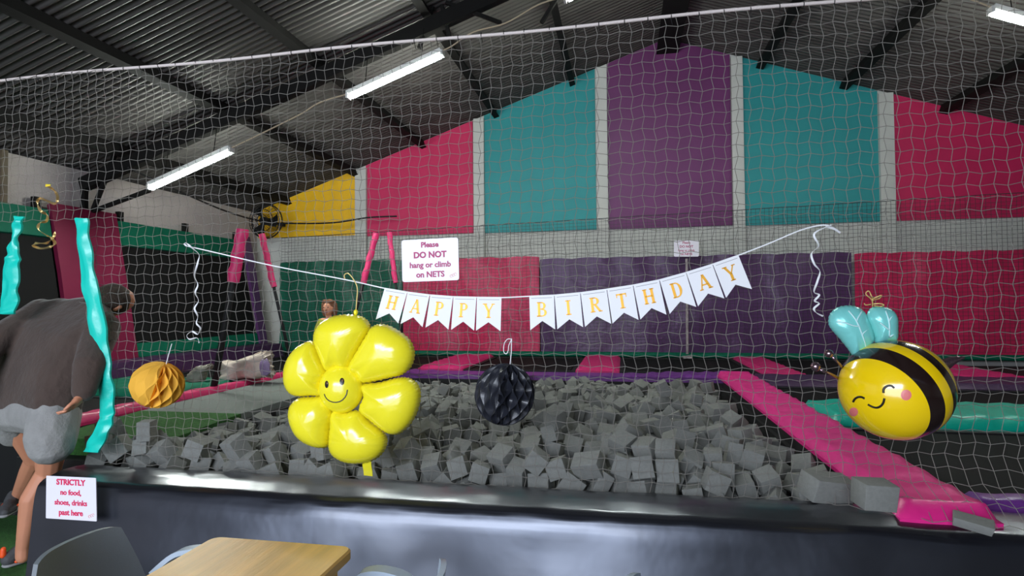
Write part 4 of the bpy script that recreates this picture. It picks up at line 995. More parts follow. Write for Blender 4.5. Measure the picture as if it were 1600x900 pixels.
CUBES = """
2y2 2ax dr ha o fi bx 3z 2s 2n 3m3 2e4 bs h4 5v eq 32 2r 2r 2r to 2bd d4 jh al 4d 66 34 34 34 1fe 2b8 du j4 k7 3u ix 41 2s 2n
38r 2bb de l6 kr jg 61 32 32 1u 18g 2b2 do o6 by fh 4w 2v 2v 2v 35g 2b7 di ir 4z 83 ld 31 31 31 3eu 2av ca l6 91 8a n3 2o 2o 2o
2ld 2de di nk 7e 6y gu 2y 2y 2y 2qs 2aw e3 e1 7m d7 q9 2r 2r 2r 2bm 2b1 cm kp pv cn fc 2q 2q 2q 124 2b4 cy cu gh hx w 2s 2s 2s
3ld 2j8 dm e2 gk mi og 2w 2w 2w 2o1 2bq bs hc 52 d9 o1 3o 2s 2n 278 2bp et e5 hc pl 78 2l 2l 2l 32p 2gt fr pz gt ce jx 32 32 1u
1ia 2b2 be fz 2x c1 ly 41 2s 2n pv 2dl fk m5 a7 js mm 45 2s 2n 2sa 2l0 ic q1 gn ck jx 2n 2n 2n 27y 2as c5 m7 6v j6 kq 2s 2s 2s
3c7 2g0 dg ie 40 59 du 2s 2s 2s 2ts 2b0 d5 nx bt cf n5 2p 2p 2p 2fg 2ay cq df bq ew rk 2o 2o 2o za 2az gb ni fo 47 fq 32 32 1y
32q 2dd db n2 cb f2 3n 2q 2q 2q 3j8 2ef ap gr 42 na di 2l 2l 2l 38t 2dn es ln 8y 9j 4g 40 2s 2n 1sr 2de di ob mp ba dy 2o 2o 2o
2im 2b3 c0 k2 ji lh 5s 2l 2l 2l 364 2fr f0 oi 5r f9 ae 2w 2w 2w 3uo 2kl am f6 b5 dz rg 2v 2v 2v 3uj 2rm ae mi bw m9 77 32 32 32
1vi 2b5 as po e5 kx bp 34 34 34 q7 2b0 e3 fb ej n5 3o 2o 2o 2o 1v8 2mx by la 7t 40 c3 33 33 33 1jc 2e6 c8 ju 64 58 im 31 31 31
3j2 2ls dm jg 5r kz 75 32 32 26 3qa 2as an kf 7h 5y 73 2s 2s 2s 1cd 2w1 au fa 9r 7m 2a 3y 2s 2n 3r5 2i0 a6 mu f3 hb nv 3l 2s 2n
26p 2la f2 gf bi qw hb 31 31 31 3fm 2ho dl k1 lz kl 76 2n 2n 2n 3cb 2rr dv ke 7d 8s my 2z 2z 2z 1td 2yq f2 fc 3e cq ms 2q 2q 2q
2ur 2nv cn mm ao iy mv 31 31 31 24g 2cz dd g6 2k g9 l7 2x 2x 2x 2rp 2l8 fq p0 eh lt bb 2k 2k 2k 3r4 2v9 ak f9 3o hf 5a 2x 2x 2x
3ge 2eh ci nz d5 ex nd 2v 2v 2v 1ml 2hq bk dp gp li p6 32 32 26 39u 31g dn ik 8l 3i 7y 31 31 31 3lf 2sw eg n1 mr 9e ak 2o 2o 2o
35d 2be aj mp 7v m1 hg 2v 2v 2v yv 2b2 di cv f5 2o 5v 2l 2l 2l 210 2eg c5 ok fo dk 57 40 2s 2n 3nf 3d0 d0 nz dh l9 jz 2t 2t 2t
2zs 2bd ba pq e3 6w fs 32 32 25 2s2 2ks d3 cg ce cj 8 2q 2q 2q 2vm 2ay au q6 dd 7g en 34 34 34 29v 2qa dr ml g5 3e fe 2s 2s 2s
2ox 2if dh ne fs ek 3z 2x 2x 2x 2dr 2ho d2 m5 7i 9p 5r 2y 2y 2y 1nc 2w7 bk m7 h2 nq 9q 40 2s 2n 1yp 2on d8 ni di nl ba 2l 2l 2l
33h 2py f4 ja hh o3 70 33 33 33 3l5 3ig do mr 60 jw 9v 2r 2r 2r 29d 37u dr mz bb i1 n7 2x 2x 2x 21m 2b0 ak mn o4 dm hb 2p 2p 2p
3cz 2e0 bc la nd 7o h2 2u 2u 2u 1se 2bu at mv 48 hs fw 2z 2z 2z q0 2bg az kd nv 8j ip 32 32 32 2re 2bg aj g8 n2 ee o2 34 34 34
2z1 39r dp nw nb g1 e4 3y 2s 2n 2hg 2h9 c1 oi 7k 9f ie 2v 2v 2v 2ca 2tx cu mu 4w 9i ac 2q 2q 2q 3ja 31p ct mk 6f jx iy 31 31 31
20h 3gl cd kw 8r 8f 4j 32 32 32 3br 3w0 gb e1 pk es 6e 3l 2s 2n 1pi 2d1 ar n9 c7 3r dq 2w 2w 2w 1w2 2f2 ad g9 5o 3d ax 2q 2q 2q
13k 2b8 a8 k8 hj 2k aj 2t 2t 2t 2g7 2ru c0 q8 im dn i5 2m 2m 2m wy 3bt 9b nq hd k2 74 32 32 32 3rf 2sf 8j iw gv q6 gq 33 33 33
38r 2aw ai gz 3p cf mp 2q 2q 2q 2g7 2yo ca gm lr n2 7l 2t 2t 2t 3ba 3uv d4 j7 e9 c4 16 2w 2w 2w 29y 3gw df di 57 on f6 2z 2z 2z
1bb 2di an l8 8j et 3f 32 32 1w 3c2 2at ac m4 kh jk ky 2k 2k 2k 3g6 39l cs cm ln ku 4s 32 32 24 1wl 3hs cp k3 70 b9 3w 2p 2p 2p
329 2d1 aj l4 kq al n1 2t 2t 2t 1lk 2ar ac l9 53 ib ke 32 32 1r 18u 2bd au lq 30 c4 h2 2t 2t 2t 324 3oj da it as p0 7x 2m 2m 2m
ze 2ay au j4 n0 ku jr 2r 2r 2r 1gs 409 a8 ix 3w 9r 6s 31 31 31 37p 34g dj f2 bq rk dq 32 32 21 2l3 2ci ac ki 6l j6 5o 2m 2m 2m
29g 40b d3 nj 8u 8d 7a 32 32 25 2cv 2eq ca o9 5s bc a7 3k 2s 2n 14a 3ge 92 ob a3 5q c1 2v 2v 2v 26k 2iy d0 gq bg qd iq 43 2s 2n
1h6 2h2 cp m2 63 i1 ku 2s 2s 2s 2yf 2me cl o7 a3 75 8q 2q 2q 2q 2ny 46e cp mo 5b jk ap 2n 2n 2n 2rm 382 eu iy 53 b1 mx 2u 2u 2u
2vm 2x0 cp p2 69 gr f3 2s 2s 2s 3jg 2pr do ml f5 oa b4 2q 2q 2q 24x 2c5 am n1 fm o7 eb 2o 2o 2o 2jd 3dc ck i6 w fm cd 32 32 1x
3mg 2bd 9h j3 gk 3t lg 2z 2z 2z 37e 3jt d8 ks 4c 71 b6 2u 2u 2u 3ep 3uh cs mp gx bd 3x 3h 2s 2n 2hx 37f d7 lz 3d 9x cw 2y 2y 2y
1g0 35h au cy 8s dj 11 2s 2s 2s 3fl 2yw br ie 8a 4k 6k 30 30 30 2nc 2s0 ct gk o3 7t kl 3r 2s 2n 31f 2k1 dr j4 a8 6f np 33 33 33
ra 3hq 91 cv c3 fl 9 34 34 34 37n 4oz ci mt c3 lk l2 31 31 31 236 2m0 db gl 6o nm k5 34 34 34 1lt 2sy au gx mx 6y l9 2u 2u 2u
2is 30u cg me gf o4 h2 32 32 1u 1oj 4iy bh g7 pg ee l7 2y 2y 2y 3ql 4x7 bk nu n4 b0 cy 31 31 31 366 39f d3 eo eq ik v 32 32 24
302 2w5 d4 ez 3y g7 4j 34 34 34 2x0 3tx cq es 7m dr q9 2z 2z 2z 1dk 2zg 9v f7 4f 7o lt 2q 2q 2q 3cu 31k dh r2 9s cg ep 2k 2k 2k
1s5 2qe bs je 7g k6 my 30 30 30 293 2e9 cl mp 98 ij md 2w 2w 2w 2e1 3xm by fi ov 6z 95 2z 2z 2z 2d8 2bu ai if 5h 4i hi 3s 2s 2n
1rf 3p0 c0 m1 7p 7d kn 32 32 20 1wu 30c c7 eb fj qh jj 32 32 1z 2kb 3mw d6 em d4 mq 38 32 32 27 27v 36e bv ne c9 dj 3w 3j 2s 2n
2t6 3cd dd rd ct g0 ga 2w 2w 2w 2n1 386 d5 ig 8z 5l 50 30 30 30 25q 3zt co el gt 4g 46 32 32 32 tk 38i 86 rl fi ch es 32 32 1z
zf 3uy 8v me c8 dq 31 2u 2u 2u 334 4lm by k5 nc jz j6 3r 2s 2n 3k7 45c cd of cg 4y e2 2s 2s 2s 18x 2tv ag ob e0 mq gi 2x 2x 2x
pt 37j 97 la il 74 ma 2q 2q 2q qh 3av 9g mh 3i dg h6 2r 2r 2r 10p 2ps ae mg kc m0 ad 41 2s 2n 1ve 2r5 co mn bg g2 o6 30 30 30
yr 4jw 9b n1 6l hf ki 3w 2s 2n 2t5 4nm be a9 ll ov da 2y 2y 2y 2fc 346 d1 k9 cx ic pd 32 32 1v 3g7 32m c1 cr cl 3k n0 32 32 26
1rt 2kq ae it 4y 84 lc 2p 2p 2p 19v 3p4 87 lh dz ak 2r 30 30 30 2so 34b cl o0 jd da ln 2m 2m 2m 3r5 3di ae h8 b7 b4 qt 2y 2y 2y
3io 2uj cu jz 3c 8o 9r 2m 2m 2m 14p 44q 7r e1 n4 43 hc 2n 2n 2n 117 2mu ax pc hu 7f fw 2k 2k 2k 1f0 2bi ae ja oq 9o 8j 2w 2w 2w
3nd 46c bm ok hu cg lr 2u 2u 2u yz 2e4 d6 p5 84 hv i2 45 2s 2n 3ii 3g3 bm it jb du pp 32 32 32 17q 2p5 ab pv ij gs ib 2t 2t 2t
30i 3hg ck gw ls n6 ju 3i 2s 2n 2ry 3xe c7 id qu fu f2 2w 2w 2w 2xa 2td c8 r6 hl f7 cq 32 32 1u 1ki 2fs 9j et qs f2 8x 2t 2t 2t
3iq 54f b7 gq as ex r3 33 33 33 2xf 319 ci gi 3u 7x kw 2r 2r 2r 3ur 335 99 mc de oh av 2k 2k 2k 278 2ni d3 mu 9o lt 88 2n 2n 2n
3r5 35u ai ex b2 nf 49 2r 2r 2r 1qv 3gu af ji 8g om 9u 3g 2s 2n 23g 3wf bq k7 kg 3m g1 2k 2k 2k 10q 41q 83 jw mu hx lo 2z 2z 2z
2n3 3pm d6 d1 od gh 57 2n 2n 2n 3nw 53t ba gx oj ab lh 2w 2w 2w 32d 2gm dg di mj cj oo 2r 2r 2r 3fp 4b3 c9 iz 4q 5b au 32 32 1u
2io 55j ag dy 67 a8 2y 2x 2x 2x 36c 4j3 b9 gz g7 l6 2p 2y 2y 2y 2j4 2pn bi js aa 5v mw 2v 2v 2v 2xn 35n cv qn a5 em hv 32 32 22
zh 2sr aq jw l5 lv ka 2y 2y 2y 20u 3cn b0 l0 8a jq 54 32 32 32 3jg 2hf as ku l6 j5 5w 2q 2q 2q 3cr 3nv bn hi 9h p4 jr 30 30 30
3my 4v2 9y kd j6 cx 2u 31 31 31 2vz 3ei ck fi oh fk ml 2s 2s 2s 3tk 2ig 8r i9 mv 5q j2 2n 2n 2n 3b3 2vy co j2 j6 41 ka 2t 2t 2t
3dh 3iw bq f2 lf do pi 33 33 33 34a 47h b6 jp j3 hv op 3u 2s 2n 2nu 4no aq qn hs f3 hl 2x 2x 2x 2g7 4dg an l0 5l ft 5k 2v 2v 2v
195 4nv 8b nu 4b e0 fe 32 32 32 1nz 2l0 c1 my k8 86 7r 42 2s 2n 2vk 44t bt ph be 6t fg 3u 2s 2n 2ge 509 be hm 6x o5 8v 2q 2q 2q
2dq 37h cd cx 2x j3 kl 32 32 26 zf 48s 8a k8 hm 5r mf 2r 2r 2r 1jm 3ho bm f8 mr d8 3a 2u 2u 2u 2bu 30w bn g8 ed f3 9 2r 2r 2r
3s9 4b8 9h i6 gn nf mn 3u 2s 2n 173 2zx a7 dh kv 29 aw 3l 2s 2n 2qg 56y b0 ll c7 mv l0 2y 2y 2y 263 3b0 cg n7 gv 79 6k 32 32 1y
27u 4su at g7 by x hv 32 32 1z 20g 3k3 cs k7 lc kh la 32 32 32 39g 2dr az p6 dm 5v ct 3l 2s 2n 1fh 32v 97 ld k1 ez 3z 30 30 30
2a5 2mz au lq ll jy 7x 3o 2s 2n w3 2q2 av qn ao hk ba 2m 2m 2m y5 3hb 8i ii 8m 46 kw 2t 2t 2t r7 3rm 87 fj mg ei oo 31 31 31
2g2 3s0 as en b8 qg 8o 3y 2s 2n 2cm 3qg ao n5 gr ns cs 32 32 1r 12q 2e0 ay km 7g k7 m2 2r 2r 2r 1sy 2yr c5 lt m8 7e i6 32 32 1w
2ot 2lg dh ji lo 6e 78 2x 2x 2x sf 45w 87 km 6o mr 9q 32 32 32 309 3w2 cf jx oc bg kb 2y 2y 2y 29k 3zb a7 i8 7b nt 86 2u 2u 2u
360 3mq ct d1 og 57 g5 2n 2n 2n 3n7 2qz cv lz ky iy 6n 2q 2q 2q 24a 3jb bs mc kw mf dx 2w 2w 2w 10v 3mr 92 p7 co ls f2 2r 2r 2r
2e7 4mp b1 lc en cb 2a 2q 2q 2q 16e 4li 87 ls k1 n6 b9 2u 2u 2u 20n 4yj aq op in f0 6n 31 31 31 va 2ks ag ll hz 9e 42 2y 2y 2y
3ij 41h aa nw 50 hm dz 2u 2u 2u 1zc 39i b6 gh 7o fu 1x 2p 2p 2p pw 34n 8j ma 9o 7t 5o 2v 2v 2v 21o 2p6 d9 kg k9 8n 4u 2v 2v 2v
26k 2y5 co hy ca bi x 2q 2q 2q 1x1 3lo cu gd 6o gz p3 2y 2y 2y wd 2ck aq hl g6 ll om 2p 2p 2p 1g0 4lu 8c ii 9s h3 px 2z 2z 2z
2qq 4q4 b2 np kv k8 b2 32 32 32 10k 3yj 6v eg dn 8g qn 2t 2t 2t 3ji 4yb a3 la fz 8j 3n 2p 2p 2p 2j7 2xl an mm a3 kt 6h 2t 2t 2t
3v0 3g3 7n dw nq dw 42 32 32 32 2ib 2uz ax kq 6p j2 m4 32 32 1x 262 537 av oy al 66 dl 2s 2s 2s 2fy 4pg ai nx cj 8q lw 32 32 24
2t4 2ys ax i2 io 9j pg 34 34 34 3j4 3ul af ey 3c g2 ml 2v 2v 2v zt 592 84 ex bd l5 2d 3m 2s 2n 2ts 3up an l7 gr cf p9 33 33 33
xo 428 8d mz iu j2 67 2u 2u 2u 2r8 311 d0 jq 3c ks ei 2t 2t 2t 3q1 43w a0 ns jj 8u k0 32 32 32 2cw 2re ai mn 7d 83 7k 2r 2r 2r
251 2sv dc kq 5h a4 63 2u 2u 2u 3tc 2ok 88 p1 69 ef ao 31 31 31 145 3yq 75 gw mf 6e lb 2y 2y 2y 3ep 2v5 bo gh pr 7o b9 32 32 1y
2bm 4un a9 jb 55 n8 dn 2z 2z 2z 1no 4ws 9h e9 qu i6 gh 2s 2s 2s 1vq 4zc 92 la ei 2p ad 2s 2s 2s qs 3z3 6u eo 3s gt mx 30 30 30
38w 471 ag nm 6d hm 8n 32 32 32 2z7 4k6 am n0 mh 8p gz 2p 2p 2p 2nq 54q a9 mz av 3v d7 34 34 34 3sa 2ds 99 n1 nh a5 fr 2t 2t 2t
2wl 4s1 a4 dx hl da i 2z 2z 2z 3p1 3fv c8 hw ef ic qf 32 32 1x xd 3ln 7n kl gd m8 5e 2z 2z 2z 3ar 4jd am m9 5w 68 dh 2t 2t 2t
2ge 2b1 9s gi au cl r4 2m 2m 2m 1ty 3d4 ae lk ak hp 3h 32 32 1w 30m 2sf d2 pa by ca lf 30 30 30 24m 4rj a9 h8 o2 e1 mr 2y 2y 2y
30z 2nl e0 lq ai os f3 2m 2m 2m 1a8 3eo 8q li j0 oa ew 2u 2u 2u ul 3lv 8e oq dw m8 gb 2o 2o 2o 2b4 37i b2 fu 7n am pp 2s 2s 2s
25w 5da 9q m5 6b lm b4 2s 2s 2s 14m 5bh 89 iz li 6z lp 2p 2p 2p 2kq 2rt am g2 ps 7y ai 3m 2s 2n 1hq 3fu 8o cu 8c m4 49 32 32 1z
3pk 2zs am nl bh iy m4 2q 2q 2q 3a9 3hp bb lq hs 3b bs 3e 2s 2n 1rk 2ni 9w jm 5u mp i2 32 32 26 17x 45b 7o go cj re ey 2u 2u 2u
1k8 3y1 89 i6 h2 d2 qp 2m 2m 2m ti 4a3 7r ou l2 ay hk 44 2s 2n v6 4ci 89 le b1 ov gq 2s 2s 2s 2k4 4eb ak i3 7j j1 3h 32 32 32
24k 2p6 e1 nd bm it mh 3t 2s 2n 14d 484 8a gr 3v cd 4u 2k 2k 2k 2b1 4np 92 ji 8z 3r jr 2n 2n 2n uo 3h1 8n p0 65 d5 gv 2m 2m 2m
1e7 4mf 8d g5 39 gd 5l 2u 2u 2u t0 2os 9o l2 ab ns jf 34 34 34 ve 54y 7a kg oe 7l df 2u 2u 2u 1b4 541 7a ex ff nb nx 34 34 34
36g 4eu 9p ci mj dq 33 33 33 33 1d3 4j5 72 ne ap 4n gg 2o 2o 2o 34b 30h ce lo nf 7i ei 2z 2z 2z 2fb 323 br i7 nm 7c jz 2v 2v 2v
1pf 32k b3 lv 69 ic l2 2o 2o 2o 394 38j d9 fk ns cz 4c 2n 2n 2n 1ww 5gk 9w f4 f4 6s 23 2w 2w 2w qb 4gj 8e nb nr e4 gj 32 32 32
2lq 5nr 86 g7 9o 1n 9f 34 34 34 182 4cb 7p q7 8s fq hb 2s 2s 2s 1xg 2ko 9l dz ex 5c 30 32 32 1t 25f 5ig af mh dy oj gd 2w 2w 2w
39r 2nf co p1 i6 jv hs 31 31 31 3mp 439 a6 gq po cb kh 32 32 32 2kq 43t b0 na dk 69 73 34 34 34 14u 3nb 7l ki f3 ly 4s 43 2s 2n
30m 427 bt oy 7a gg if 3i 2s 2n 34f 3gy b5 k0 ou 9j 9t 30 30 30 vl 3r6 6z f2 nn f2 45 40 2s 2n 1nu 4ei 8x dr fj 4 dj 32 32 32
172 2e8 am gc m5 5a kl 2k 2k 2k 3k6 4gz a8 on gk c0 m2 2q 2q 2q 1dx 3mp 8f od dy mz cz 2r 2r 2r 3fy 2eg 9i o8 mz d9 fq 32 32 1t
11p 4jz 82 g2 n1 ik 4s 2m 2m 2m 15e 4fs 7p fk qf j7 bo 2o 2o 2o 17v 599 84 gp pa ep l9 2s 2s 2s 2v7 5kg 8c ns 4o gx db 2z 2z 2z
1s7 5kb 8r ox du 5u ge 2u 2u 2u 29i 462 bn oy b0 kf 9f 31 31 31 wo 4w0 72 p8 bl 6s ax 2m 2m 2m 1tx 3k2 a5 qe bw 99 h9 3i 2s 2n
17k 558 75 q0 dw dw ko 2z 2z 2z 1f0 3m5 88 dl b1 n0 3t 2x 2x 2x 28z 300 b1 fi 5o mj kt 2s 2s 2s 3f0 2b1 9i l6 ec 23 d3 2x 2x 2x
1ji 353 ad g7 ma jo n1 2s 2s 2s 1vj 466 9o p6 ip in 9f 2s 2s 2s 3ck 35m ct f1 6h 9c on 2p 2p 2p 3nn 2q4 a8 k4 bk 24 h0 2q 2q 2q
1lo 3ox 8o do d1 d6 2 2y 2y 2y 13o 4nb 85 nz i2 7y k3 32 32 1x 1fg 2ko au dp 9y 8i q2 33 33 33 11f 50l 7c mw bv mi jo 2q 2q 2q
3ja 2lj ao gg iq 7l 2s 3y 2s 2n q3 4ug 7h k1 k1 68 68 2q 2q 2q 133 3om 7s e1 7e 2v ja 2s 2s 2s te 53x 7f gq ix 5p ni 2r 2r 2r
xs 5a3 88 gf ak 7s 25 2k 2k 2k 3fg 3v8 a1 m5 gq 5m kv 2s 2s 2s 2qx 3o6 bw ok g4 jd 79 34 34 34 2l3 2jc b7 cx n8 ad ni 43 2s 2n
15u 2tz 9m fi dj ow 5l 32 32 32 2w2 3mu bj er dv qy ij 32 32 1z 1ai 37q 8c kk dm q0 f8 2r 2r 2r 1sq 4n1 82 lv bg on gp 41 2s 2n
1f9 548 7m kt 72 no c7 45 2s 2n 1nt 5l2 6z g4 dw du 7 2y 2y 2y 1yy 47h 9h fs bg pp ki 2z 2z 2z 1l3 39y 9b l8 fw l2 4r 2t 2t 2t
2di 4bl 93 h5 5h nv hd 33 33 33 19y 5jl 7q nq dv nq dx 2k 2k 2k 3t9 54q 6s dw il t dw 2s 2s 2s 2yq 2fo af pz 74 dj en 3m 2s 2n
qz 4cr 87 fp p2 d4 5v 2o 2o 2o 1v9 4hs 8s hk 36 de 5v 2p 2p 2p s7 45t 8c i3 mi m8 jj 2s 2s 2s 2cf 59r 9v qr bt 9g fq 2n 2n 2n
1wd 54j 9u hs 7v m3 mi 2r 2r 2r 1h7 5dt 6z kw nh 7i h9 42 2s 2n 3h4 3xy 9x r2 fl dp 9t 2m 2m 2m 3u2 4tr 70 ex ex no no 2z 2z 2z
1ts 4pb 8p ge 71 29 fv 3n 2s 2n 1hk 4d0 7n o4 6c 8e cw 2v 2v 2v 18m 4qy 88 cz qc fk 81 3j 2s 2n 12z 4hb 7f hw gh ks oz 2m 2m 2m
16u 39q 78 lf er pb bm 43 2s 2n 2y7 5bm 8x ia da ej r1 2l 2l 2l 33i 3aq bg gx 8q hd py 2y 2y 2y 2l3 31m bh ly ex 2z gp 2y 2y 2y
3m9 35r bk np mt go as 3u 2s 2n 3l0 3b5 bm ka go pp bm 2k 2k 2k 1bg 46j 82 ld 5v 5i fj 2p 2p 2p 1yt 2g2 92 ov m4 ci fl 2z 2z 2z
2tg 4gc 9s hx pw ak 99 32 32 32 3bu 4bf an m8 7p 8s 67 3u 2s 2n 24b 4gp ai lo 95 4e ib 31 31 31 1st 2f6 al lq 4h a5 j9 2m 2m 2m
21b 4wa 94 i9 1h ak b1 34 34 34 2ua 57l 9e jf kn lt l9 30 30 30 1zq 3xm 9s ih ng 6y jk 2r 2r 2r 1ku 4fo 8m cm ol d1 mm 2w 2w 2w
3nr 4sw 8m k2 25 9w ew 33 33 33 pz 3e8 7g kw 70 70 6w 32 32 32 2vz 4ym 9o lp jv 57 if 32 32 23 299 2c7 9d g4 gs 7p ps 32 32 32
u9 4m5 6s eh nw e1 ni 34 34 34 112 5bc 7h op bj 5k ew 2s 2s 2s 2gr 4tf 9r or as jt jd 31 31 31 2ua 2gu ay n5 9k ln 8k 2l 2l 2l
u0 4gl 88 fc y 9g c1 32 32 28 tg 4p9 7r m3 8s ja 5h 2r 2r 2r un 5dw 79 dw kl q2 dw 33 33 33 2au 347 b0 e0 h1 cg rc 2r 2r 2r
27j 4px 8r no 7h a3 7g 2t 2t 2t 1o4 4qr 8d eh ns nm d6 2p 2p 2p 1wk 4rf 8l kj jr 7y 4z 2q 2q 2q 2zj 558 87 np gw f0 4l 34 34 34
313 2kd aq nh 6l ac ju 2z 2z 2z 2f6 3ob ap mp k2 7x kc 31 31 31 1pn 2za ag om d7 5d bs 2k 2k 2k 36r 33u az lu cf p7 e6 2z 2z 2z
1xa 3cu a3 ma 62 ah ky 2x 2x 2x 1ph 44a 9t iq i3 9y 28 30 30 30 q3 2i6 8z m3 f2 6z mn 2q 2q 2q 3c1 4fm ax gr 4m a0 n1 31 31 31
3v3 5hv 6l ec dw dw rs 2s 2s 2s 2zg 3rz ax ha q0 c2 8b 32 32 1s 35w 4z4 a6 mk mr et 7o 34 34 34 23x 3ew a2 kr 3g dc 7v 2y 2y 2y
1wp 4nh 8h fb 78 7e o3 2x 2x 2x 1p2 53w 7h dz aj a4 qu 31 31 31 2sb 41o bz er fa mj 35 2q 2q 2q 1oj 4tx 8g dz b6 ob mo 2r 2r 2r
1f9 4pq 8a qe 9y bp 9u 2r 2r 2r 1dk 3pt 87 ho b3 6o os 2w 2w 2w 1ip 4qm 8i io 73 io ny 2o 2o 2o 2kt 35l au m4 33 gj f8 2s 2s 2s
3if 4a9 9r l6 9m 5n l8 32 32 23 3ot 2hj 7f iz mb 8t mb 2l 2l 2l tn 3d1 6d me eq nx 9h 32 32 1v 35o 2gu c8 j3 na h1 5o 2m 2m 2m
12k 3b7 8m hd 81 oa k4 2p 2p 2p 3gl 2rn bc gj ii en qp 2w 2w 2w 37o 2x8 bk gp c1 43 4n 2q 2q 2q 1xf 2ph a7 l0 jd k0 58 32 32 24
2fy 3go bi qo f8 93 br 2x 2x 2x 2nl 3cc cx ge eq q1 k4 3t 2s 2n 2oe 34p bk qh a9 9o c4 2o 2o 2o sd 2i0 cq il nh 5y 9x 2y 2y 2y
2yq 2eb cw ng dd nu fi 2p 2p 2p 240 39q ai nk ex ms 9h 2n 2n 2n rj 4xk 83 om br 5h fc 2u 2u 2u 2t1 2lh ag j8 ko 5f 72 2k 2k 2k
19k 38u 8c km ma hl 5x 30 30 30 17j 3du 7f o0 de ih 5k 2t 2t 2t 2bd 3l9 ad f7 2m bw 66 2p 2p 2p yl 4io 6y ex 3r l6 7w 2o 2o 2o
32v 3mc al ju n6 kl 8r 2w 2w 2w 2py 2fd bk ka nf jy 8w 2w 2w 2w qo 5hc 6l kj p3 h8 ag 2u 2u 2u 34l 40v 9x py g6 jw gg 2u 2u 2u
20j 528 ad jw 5i 9h m2 2s 2s 2s 2kk 38o at lr ce 2j ea 2q 2q 2q 3ef 3r7 ab kh 4k 8t 7u 2y 2y 2y 22r 5fo 8l fq 9a q8 9v 33 33 33
3ck 5di 8l iy dp 1x 91 2t 2t 2t 1sk 4by 8p jh 2c il gf 32 32 1z 1si 51c 7p fx ni fx 4a 31 31 31 1ol 2s4 95 px gz jf b3 2k 2k 2k
pu 3fn 72 nq dn np e5 3z 2s 2n 15u 2i5 9c fq os ht lc 2y 2y 2y 2xr 58a 8z g6 4j 5a iz 2k 2k 2k 3kt 4s1 8q p2 7f 9c bi 2q 2q 2q
1jy 5io 6x lx j4 nu fh 2s 2s 2s 1qv 4ek 8j ka hr 2m at 2k 2k 2k 3jd 2h4 7m ml 9b ml ig 31 31 31 108 3i0 6e io gj qf gb 2v 2v 2v
1y6 51a 8f ld kf cs nk 2y 2y 2y 1qy 540 7q ks os j2 dp 2m 2m 2m 1m0 5br 74 mv 3w h2 fe 2t 2t 2t 3ey 2kw as jj gn 4r 5j 2q 2q 2q
3n2 2kg ao ib 4x 7b 6v 31 31 31 1ek 2us 8b nu 8n 91 ke 2w 2w 2w 1r4 2hr bp lf ox f7 hi 2s 2s 2s 3cj 2so ax cg ir z dd 30 30 30
1yv 2i6 aw ho 5o 6z lv 2p 2p 2p 2pf 2p2 dc cg it 1c au 32 32 1s 2pz 40x af kb j7 2s e2 2t 2t 2t 3mm 2gm am km jd 4g 8j 2s 2s 2s
35s 44q 9p e5 lt 50 l2 2n 2n 2n 1ww 4ew 8y eh 3m d2 n7 2r 2r 2r 2wz 4n5 8z k7 dh h8 1z 3j 2s 2n 2f5 2fd af nl e5 la 78 2x 2x 2x
1kp 4k4 8b p8 id e4 79 2z 2z 2z 3pe 2ov 7h n3 ah 4p ah 2q 2q 2q z7 4yd 75 jk dk h6 q5 32 32 1u 2eu 3v0 ak m8 ei 96 nx 32 32 1q
11h 4ef 77 im pl ip h6 32 32 26 351 2ps cg mb 3n h7 gb 32 32 20 146 2fe 8q ck cv jo qf 32 32 32 3oe 2lc 7h fx 4a bv 4a 2r 2r 2r
29m 2q3 at kz hx ju 4c 33 33 33 1t1 3nb 9a fk gi j bn 34 34 34 320 4x8 9e ds m1 46 jk 32 32 32 3b5 50z 8u gm 65 3a ad 32 32 1v
3bh 3us ab j3 ko kc mr 2r 2r 2r 3ig 44w 9z il l1 lm 65 32 32 32 326 4t4 9a h1 qz bu gn 33 33 33 18w 4v0 77 mh ob bv bb 3n 2s 2n
2hs 33x b2 iu oe 6x gz 2m 2m 2m 2jv 3po cl kc 8p kf my 2q 2q 2q pu 4kc 7r ku ku 6y ku 2t 2t 2t 14h 4t7 7e pw bh kb ch 2t 2t 2t
2jx 2gk am g6 4n dg o0 32 32 1u 1g3 4yn 6w kn bi 6h 4l 43 2s 2n 1ow 5as 6s hd e6 1z k4 30 30 30 145 48e 7m kx 71 kx kq 30 30 30
2by 55m 8u jh 6y 4k j1 2l 2l 2l 1c2 59u 7l nx 5a c8 9y 32 32 28 ym 4c5 7f p1 dw dw 5l 2y 2y 2y 1ss 2q7 91 ke 8q 7x 4i 2p 2p 2p
2af 4s1 8l ny hh 68 9e 2t 2t 2t pz 2f6 bv kq j7 4y 7q 32 32 32 1ei 4e0 6c oc 6n a8 i6 2l 2l 2l 2en 53n 9l ck bc oy ls 2z 2z 2z
105 59f 74 gh oo f2 m6 32 32 32 325 2gs an pj cb kv ge 2u 2u 2u 1k3 45g 77 k5 lg k6 6c 33 33 33 2y6 2d2 8n ej 9f df r 2r 2r 2r
1g5 2mu 87 jt 1o c7 bg 31 31 31 24o 4dd 9c oa jh ht 7q 2r 2r 2r 1oj 3er 8f ia 87 bt pl 2k 2k 2k 2rm 2fp 8d da f0 76 1t 30 30 30
19b 42c 70 hk gu u ep 34 34 34 34u 2t2 d0 r1 eu d4 i9 32 32 1z 1bu 3kg 7a na bb nd b0 32 32 26 3q3 4y3 8i j2 aj ne 5v 2z 2z 2z
1yf 4j4 8y ns d2 ca nh 2x 2x 2x 1fi 2yi 7i fk b4 hw qt 34 34 34 370 5fr 8l j1 al pu hh 3u 2s 2n zt 380 7l ek a4 s ge 32 32 1y
2ez 2v5 aw ff 5s da 2q 2z 2z 2z 3ga 480 9u lc 2n an ej 2z 2z 2z tq 3gq 7j ne md iv bg 46 2s 2n 2x3 3qb av od 77 dd k2 32 32 32
